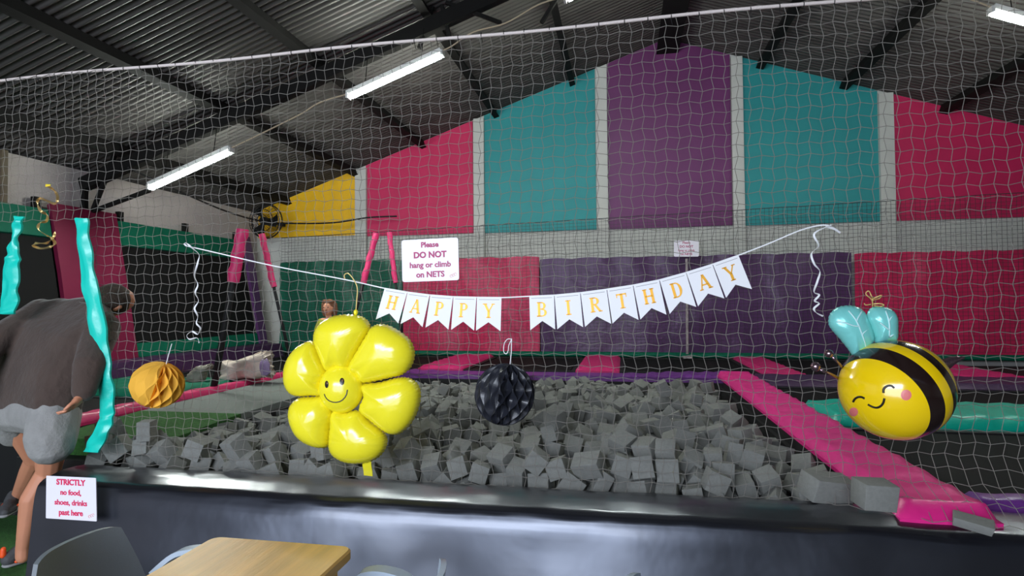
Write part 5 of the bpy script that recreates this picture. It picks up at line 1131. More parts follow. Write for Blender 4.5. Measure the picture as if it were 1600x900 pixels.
18k 4i0 75 hp dn fh n 3p 2s 2n 1ax 57g 74 jx 7m 81 4t 2w 2w 2w 354 4bp a7 hf 1k c1 8x 2p 2p 2p 1oj 3rz 8m hw 7p po dy 3h 2s 2n
2h3 3ya a2 k1 7s af 3m 33 33 33 3v1 4mf 6p rs dw dw dw 32 32 25 237 45z ah j2 7y eo 2h 32 32 32 1a1 5by 72 lo o9 i9 gd 2s 2s 2s
1j3 5df 75 g1 gf nc 4a 30 30 30 3bb 3rc ad mn e4 34 eg 2s 2s 2s 1ns 4i2 8g kq ge ok 8r 2y 2y 2y 1sp 5e1 7g jy l7 ez 3t 30 30 30
1tv 4ts 8j hu cq bo qz 32 32 21 1sg 3a1 9c ey cf 1r 7e 30 30 30 1wb 4w1 8g j0 4l 9i 63 2m 2m 2m vi 3v2 6u ls lu 7f iy 2v 2v 2v
2ep 3l5 ad lu k9 mf 9u 2l 2l 2l 1ra 4ru 7r hl eq 3b m2 2r 2r 2r 188 50g 6l ky ay 9e 38 2z 2z 2z 1dr 2ti 7d kw ah n8 kl 32 32 32
31i 3e8 ai mf jt ia 5r 2o 2o 2o 32v 3j0 ao m2 f1 lp 5v 32 32 24 qa 41h 66 hd mx dc nv 40 2s 2n 1bu 50c 6s k2 cf lr 4d 32 32 24
2v8 4vp 9v du p2 d2 5o 2l 2l 2l 3o3 4mz 8j jh mr 5m a3 30 30 30 3aa 5hc 89 k8 h1 pu ei 2s 2s 2s q3 56a 6k n3 o9 cy e9 2s 2s 2s
12b 5e9 75 of 5b gi f7 32 32 1y 1ic 48r 73 my dt 3x h7 30 30 30 1ps 4lf 7i q1 f3 k0 gg 2n 2n 2n 10g 55l 6e e0 en 2i 5z 2w 2w 2w
29t 3b4 bf k5 1p eb g3 3l 2s 2n 2d5 3i2 9t ev iv an qf 2s 2s 2s 2ab 3r9 a6 c2 2u 5r ep 32 32 24 sa 57q 6n m8 cr ou fg 32 32 32
18j 5cq 7c hd fb p bp 2l 2l 2l 2uw 2e7 9b po iy 8y bu 2l 2l 2l 1mx 3ny 7s os aw lv ci 32 32 26 1hf 3b1 84 i0 9q lk 3w 32 32 32
3af 540 8p qn az c2 9l 2l 2l 2l 2l2 2nm 9x lj cp 5c ln 2u 2u 2u 2t5 4c7 9a et 6r os 94 32 32 1w xk 2ns a9 ka fx 65 4j 2n 2n 2n
1ib 2z7 9g h0 mc a9 3y 2m 2m 2m 1re 407 ae gf 20 7d fi 32 32 24 3hy 3mu a8 ng 40 dn ft 32 32 32 1ss 43x 9s ie o7 6i ae 2q 2q 2q
1kd 48z 8i kx lx i0 lr 2s 2s 2s 3d1 4xu 9e ga 75 dn 20 32 32 21 wk 33x 75 fs c3 d fn 2v 2v 2v 2fl 2oj 9v dh hm qf 96 2y 2y 2y
2gr 47u 92 n1 9a 5d hu 3o 2s 2n 2zi 4x5 8w ft 46 bj nc 32 32 21 3i1 3qt 9i l0 gj pf fk 31 31 31 307 3af av mo 8b 7y 6v 2m 2m 2m
1it 2nj 9n mc n3 id 9r 2n 2n 2n 150 3vx 6g m4 j9 m4 8j 32 32 23 2m0 3il bo hh i7 8a pb 2u 2u 2u 3jy 3dm a7 nq bd la jt 2r 2r 2r
27k 4mm 8m m1 9c at np 32 32 32 1zh 4qp 8o ie lw 7w 5d 2r 2r 2r 39w 5du 8c ip kn e0 2r 2u 2u 2u 31m 4hm 99 lo 68 la 9j 32 32 1v
1ao 3b6 8f h7 br my no 2m 2m 2m 19g 2fu 8g ng 7d c5 6e 32 32 32 1x0 3hh 9w lz oy dr g9 30 30 30 3fb 4fq bj q6 88 ez gt 2z 2z 2z
3m3 4m8 9a i7 hn fd 1b 3g 2s 2n 1pa 3ak 9n gt cl m gh 2w 2w 2w 1fh 4i5 71 f4 kq hs 2i 32 32 1q sd 42n 67 n0 hj n0 a9 2q 2q 2q
28w 3nv az ol ft mg cq 2u 2u 2u 31t 5k0 6z qm dw dw 8b 3u 2s 2n 1w2 2mr 94 ow hn 6a e7 2t 2t 2t 2th 3a3 aj kl 77 5v k5 30 30 30
3p5 49c 9m dg my cg ob 2k 2k 2k 29q 5cb 7e li 8c 4d hi 34 34 34 2jv 4aj ab g7 lb br p7 2q 2q 2q 15o 4wo 7d ie 50 9z 51 2x 2x 2x
35x 3py bo dx 4x cx 3c 33 33 33 14b 2l3 8r d8 fw m hd 32 32 26 12q 5l5 6m pe b5 6w fw 2z 2z 2z 3g8 2hx at o6 bl 5y 9l 2w 2w 2w
15l 4pw 7j o1 ds 4g et 2y 2y 2y 2z0 5id 7i ne fb lh 7b 2p 2p 2p 123 458 6v p4 cx lx ci 2u 2u 2u 1o0 47i 8u g3 7z oc 79 3o 2s 2n
1o6 50a 7r et m9 2w cn 2v 2v 2v 1fl 41m 76 mz 6g 9o 7s 2w 2w 2w za 4q7 7f fx aq r8 ct 2l 2l 2l 1p9 2he 9g p7 ii 8f ho 2y 2y 2y
1z6 432 96 iv bp 1p a1 2v 2v 2v 3a5 4ou 9a kj cg gf 21 32 32 32 1ks 5f2 6x er jw dy qe 2t 2t 2t 1bn 2rt 8f kv mq hp 6q 2u 2u 2u
20h 55q 9o nq 48 c8 ee 2t 2t 2t wc 5a4 5l fw 8d o3 6j 2x 2x 2x 228 2f0 9m hm 2d 9y jg 2n 2n 2n 131 2na 84 ix 7x 35 9u 2p 2p 2p
2em 4zf 8t k2 ib kf 4a 33 33 33 2yo 50f 8s cy g7 qa 84 32 32 1p 1un 59d 8e j5 3o ld bq 2q 2q 2q 252 59x 8h in 2n 7e cq 41 2s 2n
1mp 5j0 66 l1 75 l1 kn 32 32 32 1u4 4l9 8a ft 6b m2 ly 32 32 1u 2o5 4ky 8x ct pa 66 c7 32 32 22 148 55j 6c op lo am bo 2q 2q 2q
3am 2h1 ax do 6w p2 i9 2x 2x 2x 1tt 362 9i hs b4 5o o1 2w 2w 2w 1u7 3gf 9a hg 2r l8 cd 2m 2m 2m 1ia 3ze 6w j3 b0 fs 1h 2k 2k 2k
2xa 488 aw ox 89 82 bj 2n 2n 2n 3bw 2j3 c8 p4 7r jb dv 2m 2m 2m 19c 51d 6n eb ha qe 8v 42 2s 2n 2sk 5bw 8r kr 68 5d hp 2y 2y 2y
3oo 2tq 7m nc gm nc b6 30 30 30 11w 3ia 77 mk mz bx jh 2t 2t 2t q9 3vo 6g iz 5h 8t 5i 32 32 1w wo 50k 65 kv je 3l go 2z 2z 2z
2vf 59b 89 ku d7 2g hh 2v 2v 2v v6 3om 6q mh gu bp o6 2r 2r 2r 2v8 3z2 a1 hh kg 9u ow 44 2s 2n pt 54h 6p nq dw dw 42 2q 2q 2q
qm 5bl 69 mw ca 6c 6o 2u 2u 2u 1bj 5d7 6r ma e0 ot fs 32 32 32 3gv 5nb 6o m0 jf m0 8d 32 32 23 378 4im 8g q1 bw ad jb 3v 2s 2n
1ht 4n0 7b h8 8f n0 m7 34 34 34 1ft 5jm 6q q1 dm k7 bh 2r 2r 2r 26h 2u3 aj nw fl 4n bp 2z 2z 2z 2vw 3du 9q fj cq hh m 2l 2l 2l
35n 3ux ah o9 lf 8q cf 32 32 1y 297 432 9w on mk ew cs 2s 2s 2s 1sz 55w 7n dw qe 7u dw 2q 2q 2q 3oq 5om 6g kx 6v 71 kr 2n 2n 2n
32z 3wx 9v oc bk mn f5 2p 2p 2p 37z 4mc 8q oe dl bd mm 2q 2q 2q 259 4vd 98 ml 3v h6 gd 31 31 31 3oj 5ex 7k gk ly ov d9 31 31 31
10s 51w 6g h7 ap ov 6p 2x 2x 2x 3ja 5il 6q ne ne bd bd 32 32 27 16c 5ny 5m mu 9u mu hy 32 32 32 1fo 48v 63 fe 3d iq 6d 32 32 1t
2q7 34r dz l9 g6 af ox 2p 2p 2p 3nu 397 au hl bx im 1j 3z 2s 2n 18f 2kh b0 hj 5z 90 49 34 34 34 3dw 51m ad ly 73 i5 lv 30 30 30
143 2r0 9s hc 64 m4 l6 32 32 20 12b 2tv 9e lq l6 8k l0 3g 2s 2n 3fz 2ob b1 nn 9i 6n j0 2y 2y 2y 1ze 33h as g4 i8 3e ll 32 32 1r
268 3vx aa lh 3o bo iz 3t 2s 2n qn 2ly bj or es 5s gs 3r 2s 2n 2r3 3j5 cc hv 83 l6 ne 30 30 30 1wt 2x2 b1 rc gp bv dd 32 32 1u
yn 3e2 7c hw md hu 4g 2v 2v 2v 3tl 3vj 7d l3 l3 kl kl 3d 2s 2n 23e 35q a4 ft 9x 9q qe 32 32 24 2wn 2ja ad mr dd 3f g3 2t 2t 2t
1mw 421 8e gc 7k ku 3y 33 33 33 3gm 4wx 8m oi bf 6q io 2u 2u 2u 2ou 2zj ao iz fl q5 a4 30 30 30 2xs 2qj b6 mc a0 jp mf 3d 2s 2n
3of 3ny au ls gl 2u d1 2u 2u 2u 3qz 3z5 7g dw rk bf dw 32 32 32 31s 5o0 6n no 44 cx ev 31 31 31 1vz 391 9f mq 9l 7s ll 2r 2r 2r
2lp 4z6 8h g4 6k h2 2r 33 33 33 2xl 3jv bg ol ce mm e9 2w 2w 2w 169 3q9 6j fq 49 c2 49 32 32 32 3l2 3in at k4 4a 9q 78 30 30 30
219 4il 8y lo 77 jr l6 2p 2p 2p 1l8 3ex 8m qb d5 7s d3 2w 2w 2w 3u8 387 7j nc gm nc b6 2u 2u 2u w7 385 6e kk 6o kk l4 2m 2m 2m
1id 3m6 86 im dy v cs 30 30 30 1ik 3s1 7a gh bb nd 4f 32 32 26 1ei 5fj 6s gg 3p 4w cp 2m 2m 2m 2c4 3ey ao nc lq hw j1 32 32 20
3tl 3ng 7e ey dw dw rr 3e 2s 2n 2a8 4d0 9i d9 e1 rq ex 2m 2m 2m 3th 4hg 74 p4 dw dw m2 2w 2w 2w 3sl 4q5 6y i4 i4 51 51 3l 2s 2n
1zt 36q 9j i6 fl 14 b1 32 32 23 w2 3bs 6g ii 9a 58 mk 2q 2q 2q 1b2 3zb 6c np np df df 2q 2q 2q 26i 2lh b8 ie 4b 5y 9p 30 30 30
1k2 3ii 8g lb d1 3m 8b 3l 2s 2n 383 3t7 af fr 1s 8u 9r 2t 2t 2t 17u 3y4 6c no no en en 2w 2w 2w 1a0 2xx 98 nb ip 4y ct 2y 2y 2y
1c0 435 6d kk 70 kx l2 2t 2t 2t xj 4fg 7c gd 3n l4 8g 2l 2l 2l 1ud 2u8 bm g4 g5 fm rb 3s 2s 2n 1ed 3yx 6k km 6r 76 6r 32 32 23
2pw 4hj 8b kp 77 nr bp 33 33 33 3mj 31l an hd ql a7 bf 33 33 33 2lv 5ki 77 qd ir fs ao 30 30 30 21i 3of ap jy 7o m0 6p 3k 2s 2n
rq 2gb 7d h4 4m ao 4m 2r 2r 2r 3qg 2xm 8j nc ax it mb 32 32 32 1a1 4da 76 ia 2k gp 7t 32 32 1p 2xf 2no a7 n1 ha n9 h3 32 32 28
q6 316 78 nh bp bp nh 2k 2k 2k 26s 3zz 9n oh gx m9 f5 2r 2r 2r 3rl 4c8 77 dw 4 fp dw 2w 2w 2w 1g7 58k 6s mi nx 9y fk 2u 2u 2u
2rw 5kb 8h ky 5r 7h jv 32 32 1q 1bm 2mp 9h ek ij o3 5p 2y 2y 2y 3da 3fl a9 jg fo ka or 2n 2n 2n 3lr 4d2 9s hc e4 qn i8 2y 2y 2y
2bj 4j2 8t pz g1 ct 7i 32 32 1w 1bu 2gn b3 me jg bj n3 2p 2p 2p 1ce 4f4 6s i9 5c mo ir 2r 2r 2r 3f6 4zt 8i c0 el b fw 2o 2o 2o
2nm 2if aq l3 ib 5p la 2q 2q 2q 2g0 2jo ai go n9 7e lc 2z 2z 2z 3rg 31c 8o jx nj hj l0 32 32 32 38u 3db b7 gl kc 53 5q 2u 2u 2u
24s 3os 9u np ie ly ha 2u 2u 2u 2tf 3pw 9u qj gg cy iz 31 31 31 3su 3qk 7e ef np ef 43 2r 2r 2r 2f8 4ji 9d kg a4 7k no 2x 2x 2x
1zy 4nl 8r c5 c bx cf 2w 2w 2w 3hw 55l 83 m2 7c 7o kl 2y 2y 2y 33o 5au 7h m4 ow er fo 2o 2o 2o 19q 2ic 9p ei gn 11 9i 32 32 25
14w 2wz 98 fl 5g 38 bp 2k 2k 2k 1ib 37j 9c g5 ls oz c5 2v 2v 2v 3cj 39b br l0 j8 g3 oc 32 32 20 pw 3ow 6z n7 9h hq me 2m 2m 2m
27t 3t1 ab pa dq h6 l5 2q 2q 2q 2pl 4a8 9e ox ks 97 cg 2z 2z 2z yp 2je 98 fp ew j1 qn 30 30 30 12c 2it a0 eg d5 b3 b 2t 2t 2t
15j 2ca 8c ik 3a gz kw 2t 2t 2t 1ev 3w8 6l lj k3 lj 7p 2w 2w 2w 1xy 3zj 8n i4 gv 9o q2 3o 2s 2n 1we 449 8h r4 c2 bi ax 2v 2v 2v
194 4mz 69 mc le j9 jx 2z 2z 2z 3v3 2fj 7e k9 k9 ld le 2l 2l 2l 21l 2oz ai i4 6b kl mf 2o 2o 2o 29h 2u1 ap k0 hy 79 nn 32 32 26
xx 353 6d k0 4d k5 8u 2u 2u 2u 129 36p 79 ic m8 3r ep 31 31 31 3fb 3bi an jn ns 8a je 2x 2x 2x 1fw 3ig 7g k3 6a k3 li 33 33 33
2ie 3n1 ad dx fd nc nz 2p 2p 2p 3oi 3l6 aw om mq ed dr 32 32 1v 2mb 41z 9f hg i8 kb ou 2q 2q 2q 371 3yw 9z hv 5i 6t 6d 2n 2n 2n
1lm 4a4 8e k2 7t bl 3a 2z 2z 2z 1r2 4gx 7m hy nb 8g 69 2v 2v 2v 2kv 4nf 92 j4 5l i5 mr 2p 2p 2p 2h3 4q6 88 g3 p5 jr 8o 31 31 31
2jc 55j 76 m3 5p jb 8h 34 34 34 qc 5o3 5j oz dw dw 5j 2v 2v 2v 362 2n3 am ju k8 6d lp 34 34 34 u1 33c 6t ef 8q hn 1k 2s 2s 2s
15z 36x 7a ho bp r es 2w 2w 2w 2ur 36v af je a2 3s kn 2o 2o 2o 2gm 3ao be lv cv dy p8 34 34 34 1q9 3k2 9q ff 6i nz jq 32 32 22
27s 3kn aj lq fz o0 8x 2r 2r 2r 2y1 2yh aq cx gj 4w 3p 2u 2u 2u 10f 3up 6b iq 92 mg 5c 2s 2s 2s 1h6 3zj 6i np np d6 d6 2p 2p 2p
pt 44w 64 kq 6u 72 6u 2n 2n 2n 1em 439 79 ge lo 3q 95 2x 2x 2x 1a5 49i 6q fq 49 c2 49 3v 2s 2n 13k 4ca 6d eb 4b g1 43 2p 2p 2p
2k0 4rc 85 dw kw 63 n0 32 32 32 3hs 4uj 7i es h1 v ae 2w 2w 2w 3pe 4wb 6w dw 2d 65 dw 2s 2s 2s 1jc 50k 6y km 43 e7 l1 34 34 34
3rz 5ef 6s gh gh 4f 4f 32 32 32 2rl 2ib a0 hb 5v 3j gy 34 34 34 1om 2ou 8w cm 5u p5 e5 2x 2x 2x 1h6 2uf 75 l6 eq pj by 2w 2w 2w
1zj 2s9 as md kk 73 je 30 30 30 35z 2tq ao fz 4e gx nc 2y 2y 2y 3b7 2z6 ax nw ef hp mq 32 32 32 20k 3ty 9v jk hk 1v fi 2m 2m 2m
2ot 44h 9q e9 4o aw 3y 2y 2y 2y 1fh 46j 7a kc ik p4 fv 2n 2n 2n 2n6 47i 9v ip m6 63 7j 2w 2w 2w 1hx 4ig 71 hx 5w 4n j4 2v 2v 2v
348 4js 96 i0 h0 5n ns 2o 2o 2o 2sc 4ng 8m nx 4i bz da 2m 2m 2m 2n4 4qx 9m iy j9 ii oq 2w 2w 2w 1cr 4uf 75 ly 90 8g 59 31 31 31
1pl 4zi 7f e5 33 e8 56 2q 2q 2q 3r5 51t 6u dw kf 1n dw 2u 2u 2u 3g8 5g4 7b im dw dw u 2k 2k 2k w2 2t3 8w gj 69 cv p5 2w 2w 2w
3u7 2w1 7j pa dw dw lu 2t 2t 2t 1fp 3ef 7k fo qe i7 a1 2u 2u 2u 2q4 3tj a4 p7 8v 8x a0 3i 2s 2n 137 3st 6a n9 ax n9 gv 2o 2o 2o
1kt 4qt 8j j6 o5 75 a5 2l 2l 2l 2fy 57q 9p go qi gv 9p 32 32 32 31t 5dm 7a mi lr kt aw 2p 2p 2p 2ue 2re b2 kx li kb 79 32 32 1y
1nc 2dl 7k pa dw dw 5y 2w 2w 2w ri 34p 6g hz hz 4z 4z 3m 2s 2n qq 38f 6d ge bd 4e ne 2k 2k 2k 3j3 38k au ne kx jk ii 2x 2x 2x
3fz 3iq 9g ku pn c5 ft 2n 2n 2n 10j 3lt 6g dw ok ms dw 2s 2s 2s 3qk 3uf 7d mq dw dw om 2s 2s 2s 3p3 445 7b e1 dr 42 nq 2y 2y 2y
350 48x 91 lb gc 9t on 2z 2z 2z 2do 4ei 8l ng hr fx 4t 41 2s 2n 2yj 4je 8g ln jp ev 3z 3s 2s 2n 3rz 4mb 75 ku ku ku 6y 32 32 32
q0 4rw 5z np 43 do e4 2y 2y 2y 1cw 4rf 73 jn 59 ls io 2l 2l 2l 1h6 4rb 75 ml ib 9t 4w 2x 2x 2x 2sy 4uq 87 qc df js fo 31 31 31
1ke 59z 6p gh jt 1n cu 2n 2n 2n 1nl 57y 74 kg 9r j6 o5 2n 2n 2n 28g 589 7m k5 2y 9y 9m 2n 2n 2n 3em 58a 87 g1 p1 gd lj 2w 2w 2w
1q8 5ga 6a k9 dw dw 1j 2y 2y 2y uj 5ju 6a k5 dm 1i dr 31 31 31 3ow 5ld 6q no no d5 d5 34 34 34 1cy 2lu 8u on de mo e9 2w 2w 2w
3jp 2py au gd 5d 6l 63 2x 2x 2x 3ko 2sr ap fh oa at mf 2w 2w 2w 3mt 2vl ak gn qe h7 i5 32 32 32 1ru 32b 9d fs dg nb nx 31 31 31
39y 33k ao hg 5a l4 l8 3h 2s 2n 3dj 33w as f3 il qf ae 2r 2r 2r 26b 3h0 an gx kz ie 39 2x 2x 2x 1mq 3l1 78 ma 9r e0 o5 34 34 34
20r 3ku 9w mg 6u 8x 76 2y 2y 2y 1mt 3vf 7a ea in qy e9 3u 2s 2n 1qr 3ts 8e p5 b7 9s ke 32 32 22 2jg 3tk at nb ae 7n 6m 2v 2v 2v
1os 3xg 8i lk aj 3g a7 3d 2s 2n 3ko 3xk 9a mb 7s gb 50 2m 2m 2m 324 44r 9d io qc a7 f1 3n 2s 2n 22y 49z 9i p3 8l b3 jh 31 31 31
2yq 4ah 9s m6 i7 nq av 2r 2r 2r 3d3 48h a6 gh mz d7 3q 32 32 1r 3kw 47v 9d g7 2b dp l7 2o 2o 2o 1ti 4du 7d j1 lm jz m9 3s 2s 2n
1mq 4wk 87 id lm mf ka 2x 2x 2x 1iu 544 77 k9 ld k9 6f 2o 2o 2o 2fr 54g 85 j7 ar q8 c9 2z 2z 2z 20q 5af 7r e0 rn c0 dv 2m 2m 2m
2mz 587 8w my ct am nu 2q 2q 2q 2ra 58o 7s k9 kb 6f 6g 2w 2w 2w 3ee 564 8f fw es 65 p7 2z 2z 2z 2k6 5hr 6r fx 9q 2c k1 2z 2z 2z
2g7 5n9 6n h7 al 4n n5 2z 2z 2z 3jj 5j4 7m em np em 43 30 30 30 2m5 2fi au l4 jb 5k 7e 2w 2w 2w 33t 2r9 8s ng 9n 4r ds 2m 2m 2m
20j 2vk b7 g2 hi bw qz 31 31 31 2u2 2uz aj m0 6v 7j k0 2l 2l 2l zc 39e 6q ly 3b cr ho 2y 2y 2y 13p 30d 88 ji jj 2t gi 30 30 30
32q 32v ao gu 2d 7x 9y 34 34 34 23o 3ta 9a j9 7f ef 2u 2o 2o 2o 1vd 49b 8y o5 ct du 4l 2x 2x 2x 2m4 4hq 9d k4 4z 7g 84 2x 2x 2x
2kq 52b 7a oq 5j cy g6 2x 2x 2x 1yi 58j 92 n5 k1 hs 6i 32 32 1v 3k8 5nc 6g gz n8 gz 4k 2n 2n 2n 2c1 2jw af f2 dn lz 2o 2q 2q 2q
3a6 2l3 aq qy bn 9z fb 2k 2k 2k 2yd 2am 8i gq hv oi 6e 32 32 1q 1mu 2gt 7b nl fg 47 fg 2l 2l 2l 2gw 2gv 7j g2 bq nh 4b 2u 2u 2u
2k1 2fh 7h ey no cu no 2p 2p 2p 2nn 2fy 7m hr mx a1 mx 30 30 30 1jk 2ln 84 h9 ld d8 p3 3m 2s 2n 3fw 2kr 7l lu jo 5y jo 2x 2x 2x
1sd 2pu 73 nj c2 49 c2 2l 2l 2l 1dl 30w 7q ps gw k1 g0 2w 2w 2w 2a9 2zk 8b pr jj fo i1 30 30 30 15b 36p 77 i3 94 mg ms 32 32 32
1mz 39e 8q f5 i5 35 lh 32 32 25 21x 39a 8g ja 7l 95 nz 31 31 31 1jn 3d0 84 ks d3 pw cv 2z 2z 2z 1ey 3ij 6r hi n1 hi 4r 2y 2y 2y
227 3vo 8c jx o8 f2 kv 32 32 1w v6 411 6e fm 6x pp fb 32 32 1t 1ec 3zw 6j eh eh np np 2x 2x 2x 3br 422 93 il nj gt m8 2t 2t 2t
3am 482 7q gd 4d cb 48 3k 2s 2n 13s 4k6 63 n7 n7 ar ar 2y 2y 2y 1jq 4ij 7f iz 9o 51 5h 3y 2s 2n 3jk 4jh 8l fx 47 gw 4m 2l 2l 2l
3j6 4nk 84 h9 q0 82 d4 2q 2q 2q 2on 4p5 7n f8 4t 8h mt 2u 2u 2u ud 4y2 68 nq 45 f5 e5 32 32 1x 22n 4ts 8m mf dd 3o ht 2p 2p 2p
3ak 4vm 83 mb 9t n1 il 33 33 33 2ht 4z6 75 e9 d2 ep 2 3u 2s 2n 1s6 59t 6m lx fh oz c6 33 33 33 2mu 59b 7p e3 lx p8 e7 2r 2r 2r
1mb 5et 6g qd ef jv cr 2w 2w 2w 22w 5d0 7e ln nu f0 86 2y 2y 2y 2ke 5c2 6w et cz et 3 2l 2l 2l 3lz 5b9 6t qf dw dw 7w 31 31 31
25l 5ik 6m fe nl fe 47 2t 2t 2t 2t3 5o4 6i dw 2p 5p dw 2s 2s 2s 380 5je 7l gq qr 9l er 2y 2y 2y to 2i0 9y jo aw 1m dk 2z 2z 2z
28u 2h6 at hj nl d5 4o 2q 2q 2q 35d 2gk 9n my 9f ji 67 2l 2l 2l 3ot 2e7 7f nf g9 4d g9 2n 2n 2n 2oz 2lp ai rm c8 d0 eq 31 31 31
2p1 2p2 ay rg dh gn f5 31 31 31 2sz 2ox ad iw hv 9l 2c 2v 2v 2v 19w 2v0 6s kw 70 6w 70 43 2s 2n 1kb 2te 83 n9 5q a6 8x 2y 2y 2y
2lw 2ux 9w jd 7b 3w i9 32 32 22 2qs 2sx 9w gc 2z 8c jz 2p 2p 2p 2lq 2zz 99 ix 92 2s 9d 2k 2k 2k 37b 30a ac og 58 d4 gb 2o 2o 2o
277 34h 9u el mo ek 36 2p 2p 2p 2qp 32p 9o gi c9 d dr 2q 2q 2q 2uc 32h aj hf 6t es p9 2n 2n 2n 30e 358 ah ii 35 b3 6y 2n 2n 2n
15g 39m 6z q1 e4 75 eb 2s 2s 2s 1rl 3dm 8f im 1n fy hx 2t 2t 2t w8 3im 5l im pp d9 jf 30 30 30 18o 3k1 5v o5 56 bu b5 32 32 1q
36z 3j8 ak i9 p7 74 e8 2l 2l 2l 3s5 3kl 74 dw bp 6 dw 32 32 21 1rf 3q7 8x mg ef 39 gg 2t 2t 2t 2og 3qh ag id 4a j0 la 2r 2r 2r
162 3u6 5o jh kp nr 9m 2w 2w 2w 2bp 3um 9h nh 45 d9 bm 2w 2w 2w 2lh 3w7 9b ow i7 fy 6v 2r 2r 2r 32e 3t2 98 kr 9i nw 8r 2l 2l 2l
31a 3zl 9u om g3 m4 g9 2x 2x 2x 1j9 42j 72 k5 lg k6 6c 2y 2y 2y 265 43a a2 iq 4t ky 7t 33 33 33 2cp 442 9x ms 8o kx jz 32 32 1u
2y6 44q aj fx cj nx n7 2z 2z 2z 3ex 40r 92 iq c5 ag qc 2v 2v 2v 26i 487 9f o7 cp n4 dp 2u 2u 2u 2qt 4dw 8j nm gh 6p k7 2w 2w 2w
2zx 4f5 8g i9 i8 1y ae 2p 2p 2p 3hq 4dt 9h nx ds na fx 2m 2m 2m 2t7 4ka 8s bj 1t k4 fh 3c 2s 2n 318 4mk 8z gt h0 p3 kx 30 30 30
3fb 4mh 9b n0 7j 6s 9k 2z 2z 2z 3lo 4pb 84 kt ni a6 k5 32 32 22 2ds 4rd 8i e4 mf b4 oi 2p 2p 2p 36z 4re 99 fw l0 fi 29 3x 2s 2n
tt 4vn 5z o7 dy dy n7 31 31 31 2q3 4tp 8i og 8z l3 g7 3o 2s 2n 3e6 4tn 8d p2 f4 lt bw 2x 2x 2x 3ke 4wp 8b g5 qs il e5 32 32 1t
qw 50y 6l my 9q 5e ik 32 32 26 14s 50l 75 kb 6g kb lc 2m 2m 2m 2oy 518 8i ms ln ks bd 30 30 30 2w4 54l 8d f5 42 ni fe 2p 2p 2p
33o 555 8e m8 n1 ge 82 2v 2v 2v 1xt 5b1 8s gx ch f e1 2s 2s 2s 23s 5a5 8h ia ga qu dv 32 32 1q 2ak 58e 7r hi lp nw i9 31 31 31
3oi 58g 8d jt 3f 9u jj 30 30 30 2ze 5d8 7i pa 6s af em 2u 2u 2u 1zn 5lk 6f nh nh g2 g2 2q 2q 2q 1r3 2vl 9i pe aw jy a0 33 33 33
3ad 2vp ad e2 n3 3j cy 32 32 1s 2q2 2ws 9c q1 jq at ch 2n 2n 2n 3io 32n 97 dc nk ng gp 2x 2x 2x 3l0 3nw ag lu l4 9j lj 2m 2m 2m
yl 3pt 6j ga kv n3 l9 2t 2t 2t 1ex 3sg 75 ey of hc m7 2n 2n 2n 12h 3vr 5t l7 6m k5 kr 2t 2t 2t 2o4 3y3 9b qo aw hn be 2k 2k 2k
vs 464 7p dw de 0 dw 32 32 1x 12m 4xr 5y j7 80 f9 p7 2w 2w 2w 1g0 4uq 7j od e3 e2 4s 3g 2s 2n v7 58j 5x gw 6g 2l el 3u 2s 2n
3lr 563 7n n4 er o6 cl 2o 2o 2o q8 5a9 5s gv 59 gi 3r 2z 2z 2z sg 5jr 64 l2 40 7d ew 2o 2o 2o 22n 2il at gu 34 f6 m2 31 31 31
2oi 2v0 as gx 51 71 6a 2r 2r 2r 3ko 2x6 bv ef h6 bw k 2o 2o 2o 1mt 32k 95 i3 9c 2o 8j 2o 2o 2o 17e 48f 6r l7 j5 lv kv 2r 2r 2r
38t 4av 8c ix ga 1w 9o 2q 2q 2q
"""
DZV = 0.19
# ------------------------------------------------------------------ bags beside the pit
def crumple(pts, Y, depth, m, name, label, cat='bag', amp=.03, seed=0, patch=None):
    o_ = spline([P(x, y, Y=Y) for x, y in pts], 6, closed=True); b = MB(); pillow(b, o_, Y, depth, crinkle=.01, seed=seed, flat=.4, nr=14)
    for v in b.v: v += Vector((nz(v.x*9+seed, v.z*9), 1.6*nz(v.x*8, v.z*8+seed, v.y*8), .6*nz(v.z*9, v.x*9+seed)))*amp
    t = thing(name, P(pts[0][0], max(p[1] for p in pts), Y=Y), label, cat)
    b.build('bag_body', m, t, smooth=35)
    if patch:
        pt, pm = patch; o2 = spline([P(x, y, Y=Y-depth-.01) for x, y in pt], 5, closed=True); b = MB(); pillow(b, o2, Y-depth+.0, .03, .0, crinkle=.01, seed=seed+2); b.build('printed_patch', pm, t, smooth=True)
Yb = P(385, 592, Z=ZP+.05).y
crumple([(344,567),(372,563),(400,553),(420,549),(424,565),(424,588),(404,590),(382,592),(360,597),(347,592)], Yb+.05, .14, mat('pale_creased_bag', (206,190,176), .6, bump=.4, bscale=14, var=.12, vscale=8), 'plastic_bag', 'pale creased bag lying on the crimson pad left of the flower balloon', seed=2,
        patch=([(405,566),(418,562),(421,584),(408,586)], mat('lilac_print', (150,128,168), .6)))
crumple([(294,596),(297,584),(306,575),(320,570),(330,569),(331,574),(322,582),(318,596),(306,600)], P(312, 600, Z=ZP+.02).y, .07, mat('grey_creased_bag', (128,124,112), .5, bump=.4, bscale=14, var=.2, vscale=9), 'plastic_bag', 'small grey creased bag behind the pad, right of the yellow paper ball', seed=7, amp=.02)
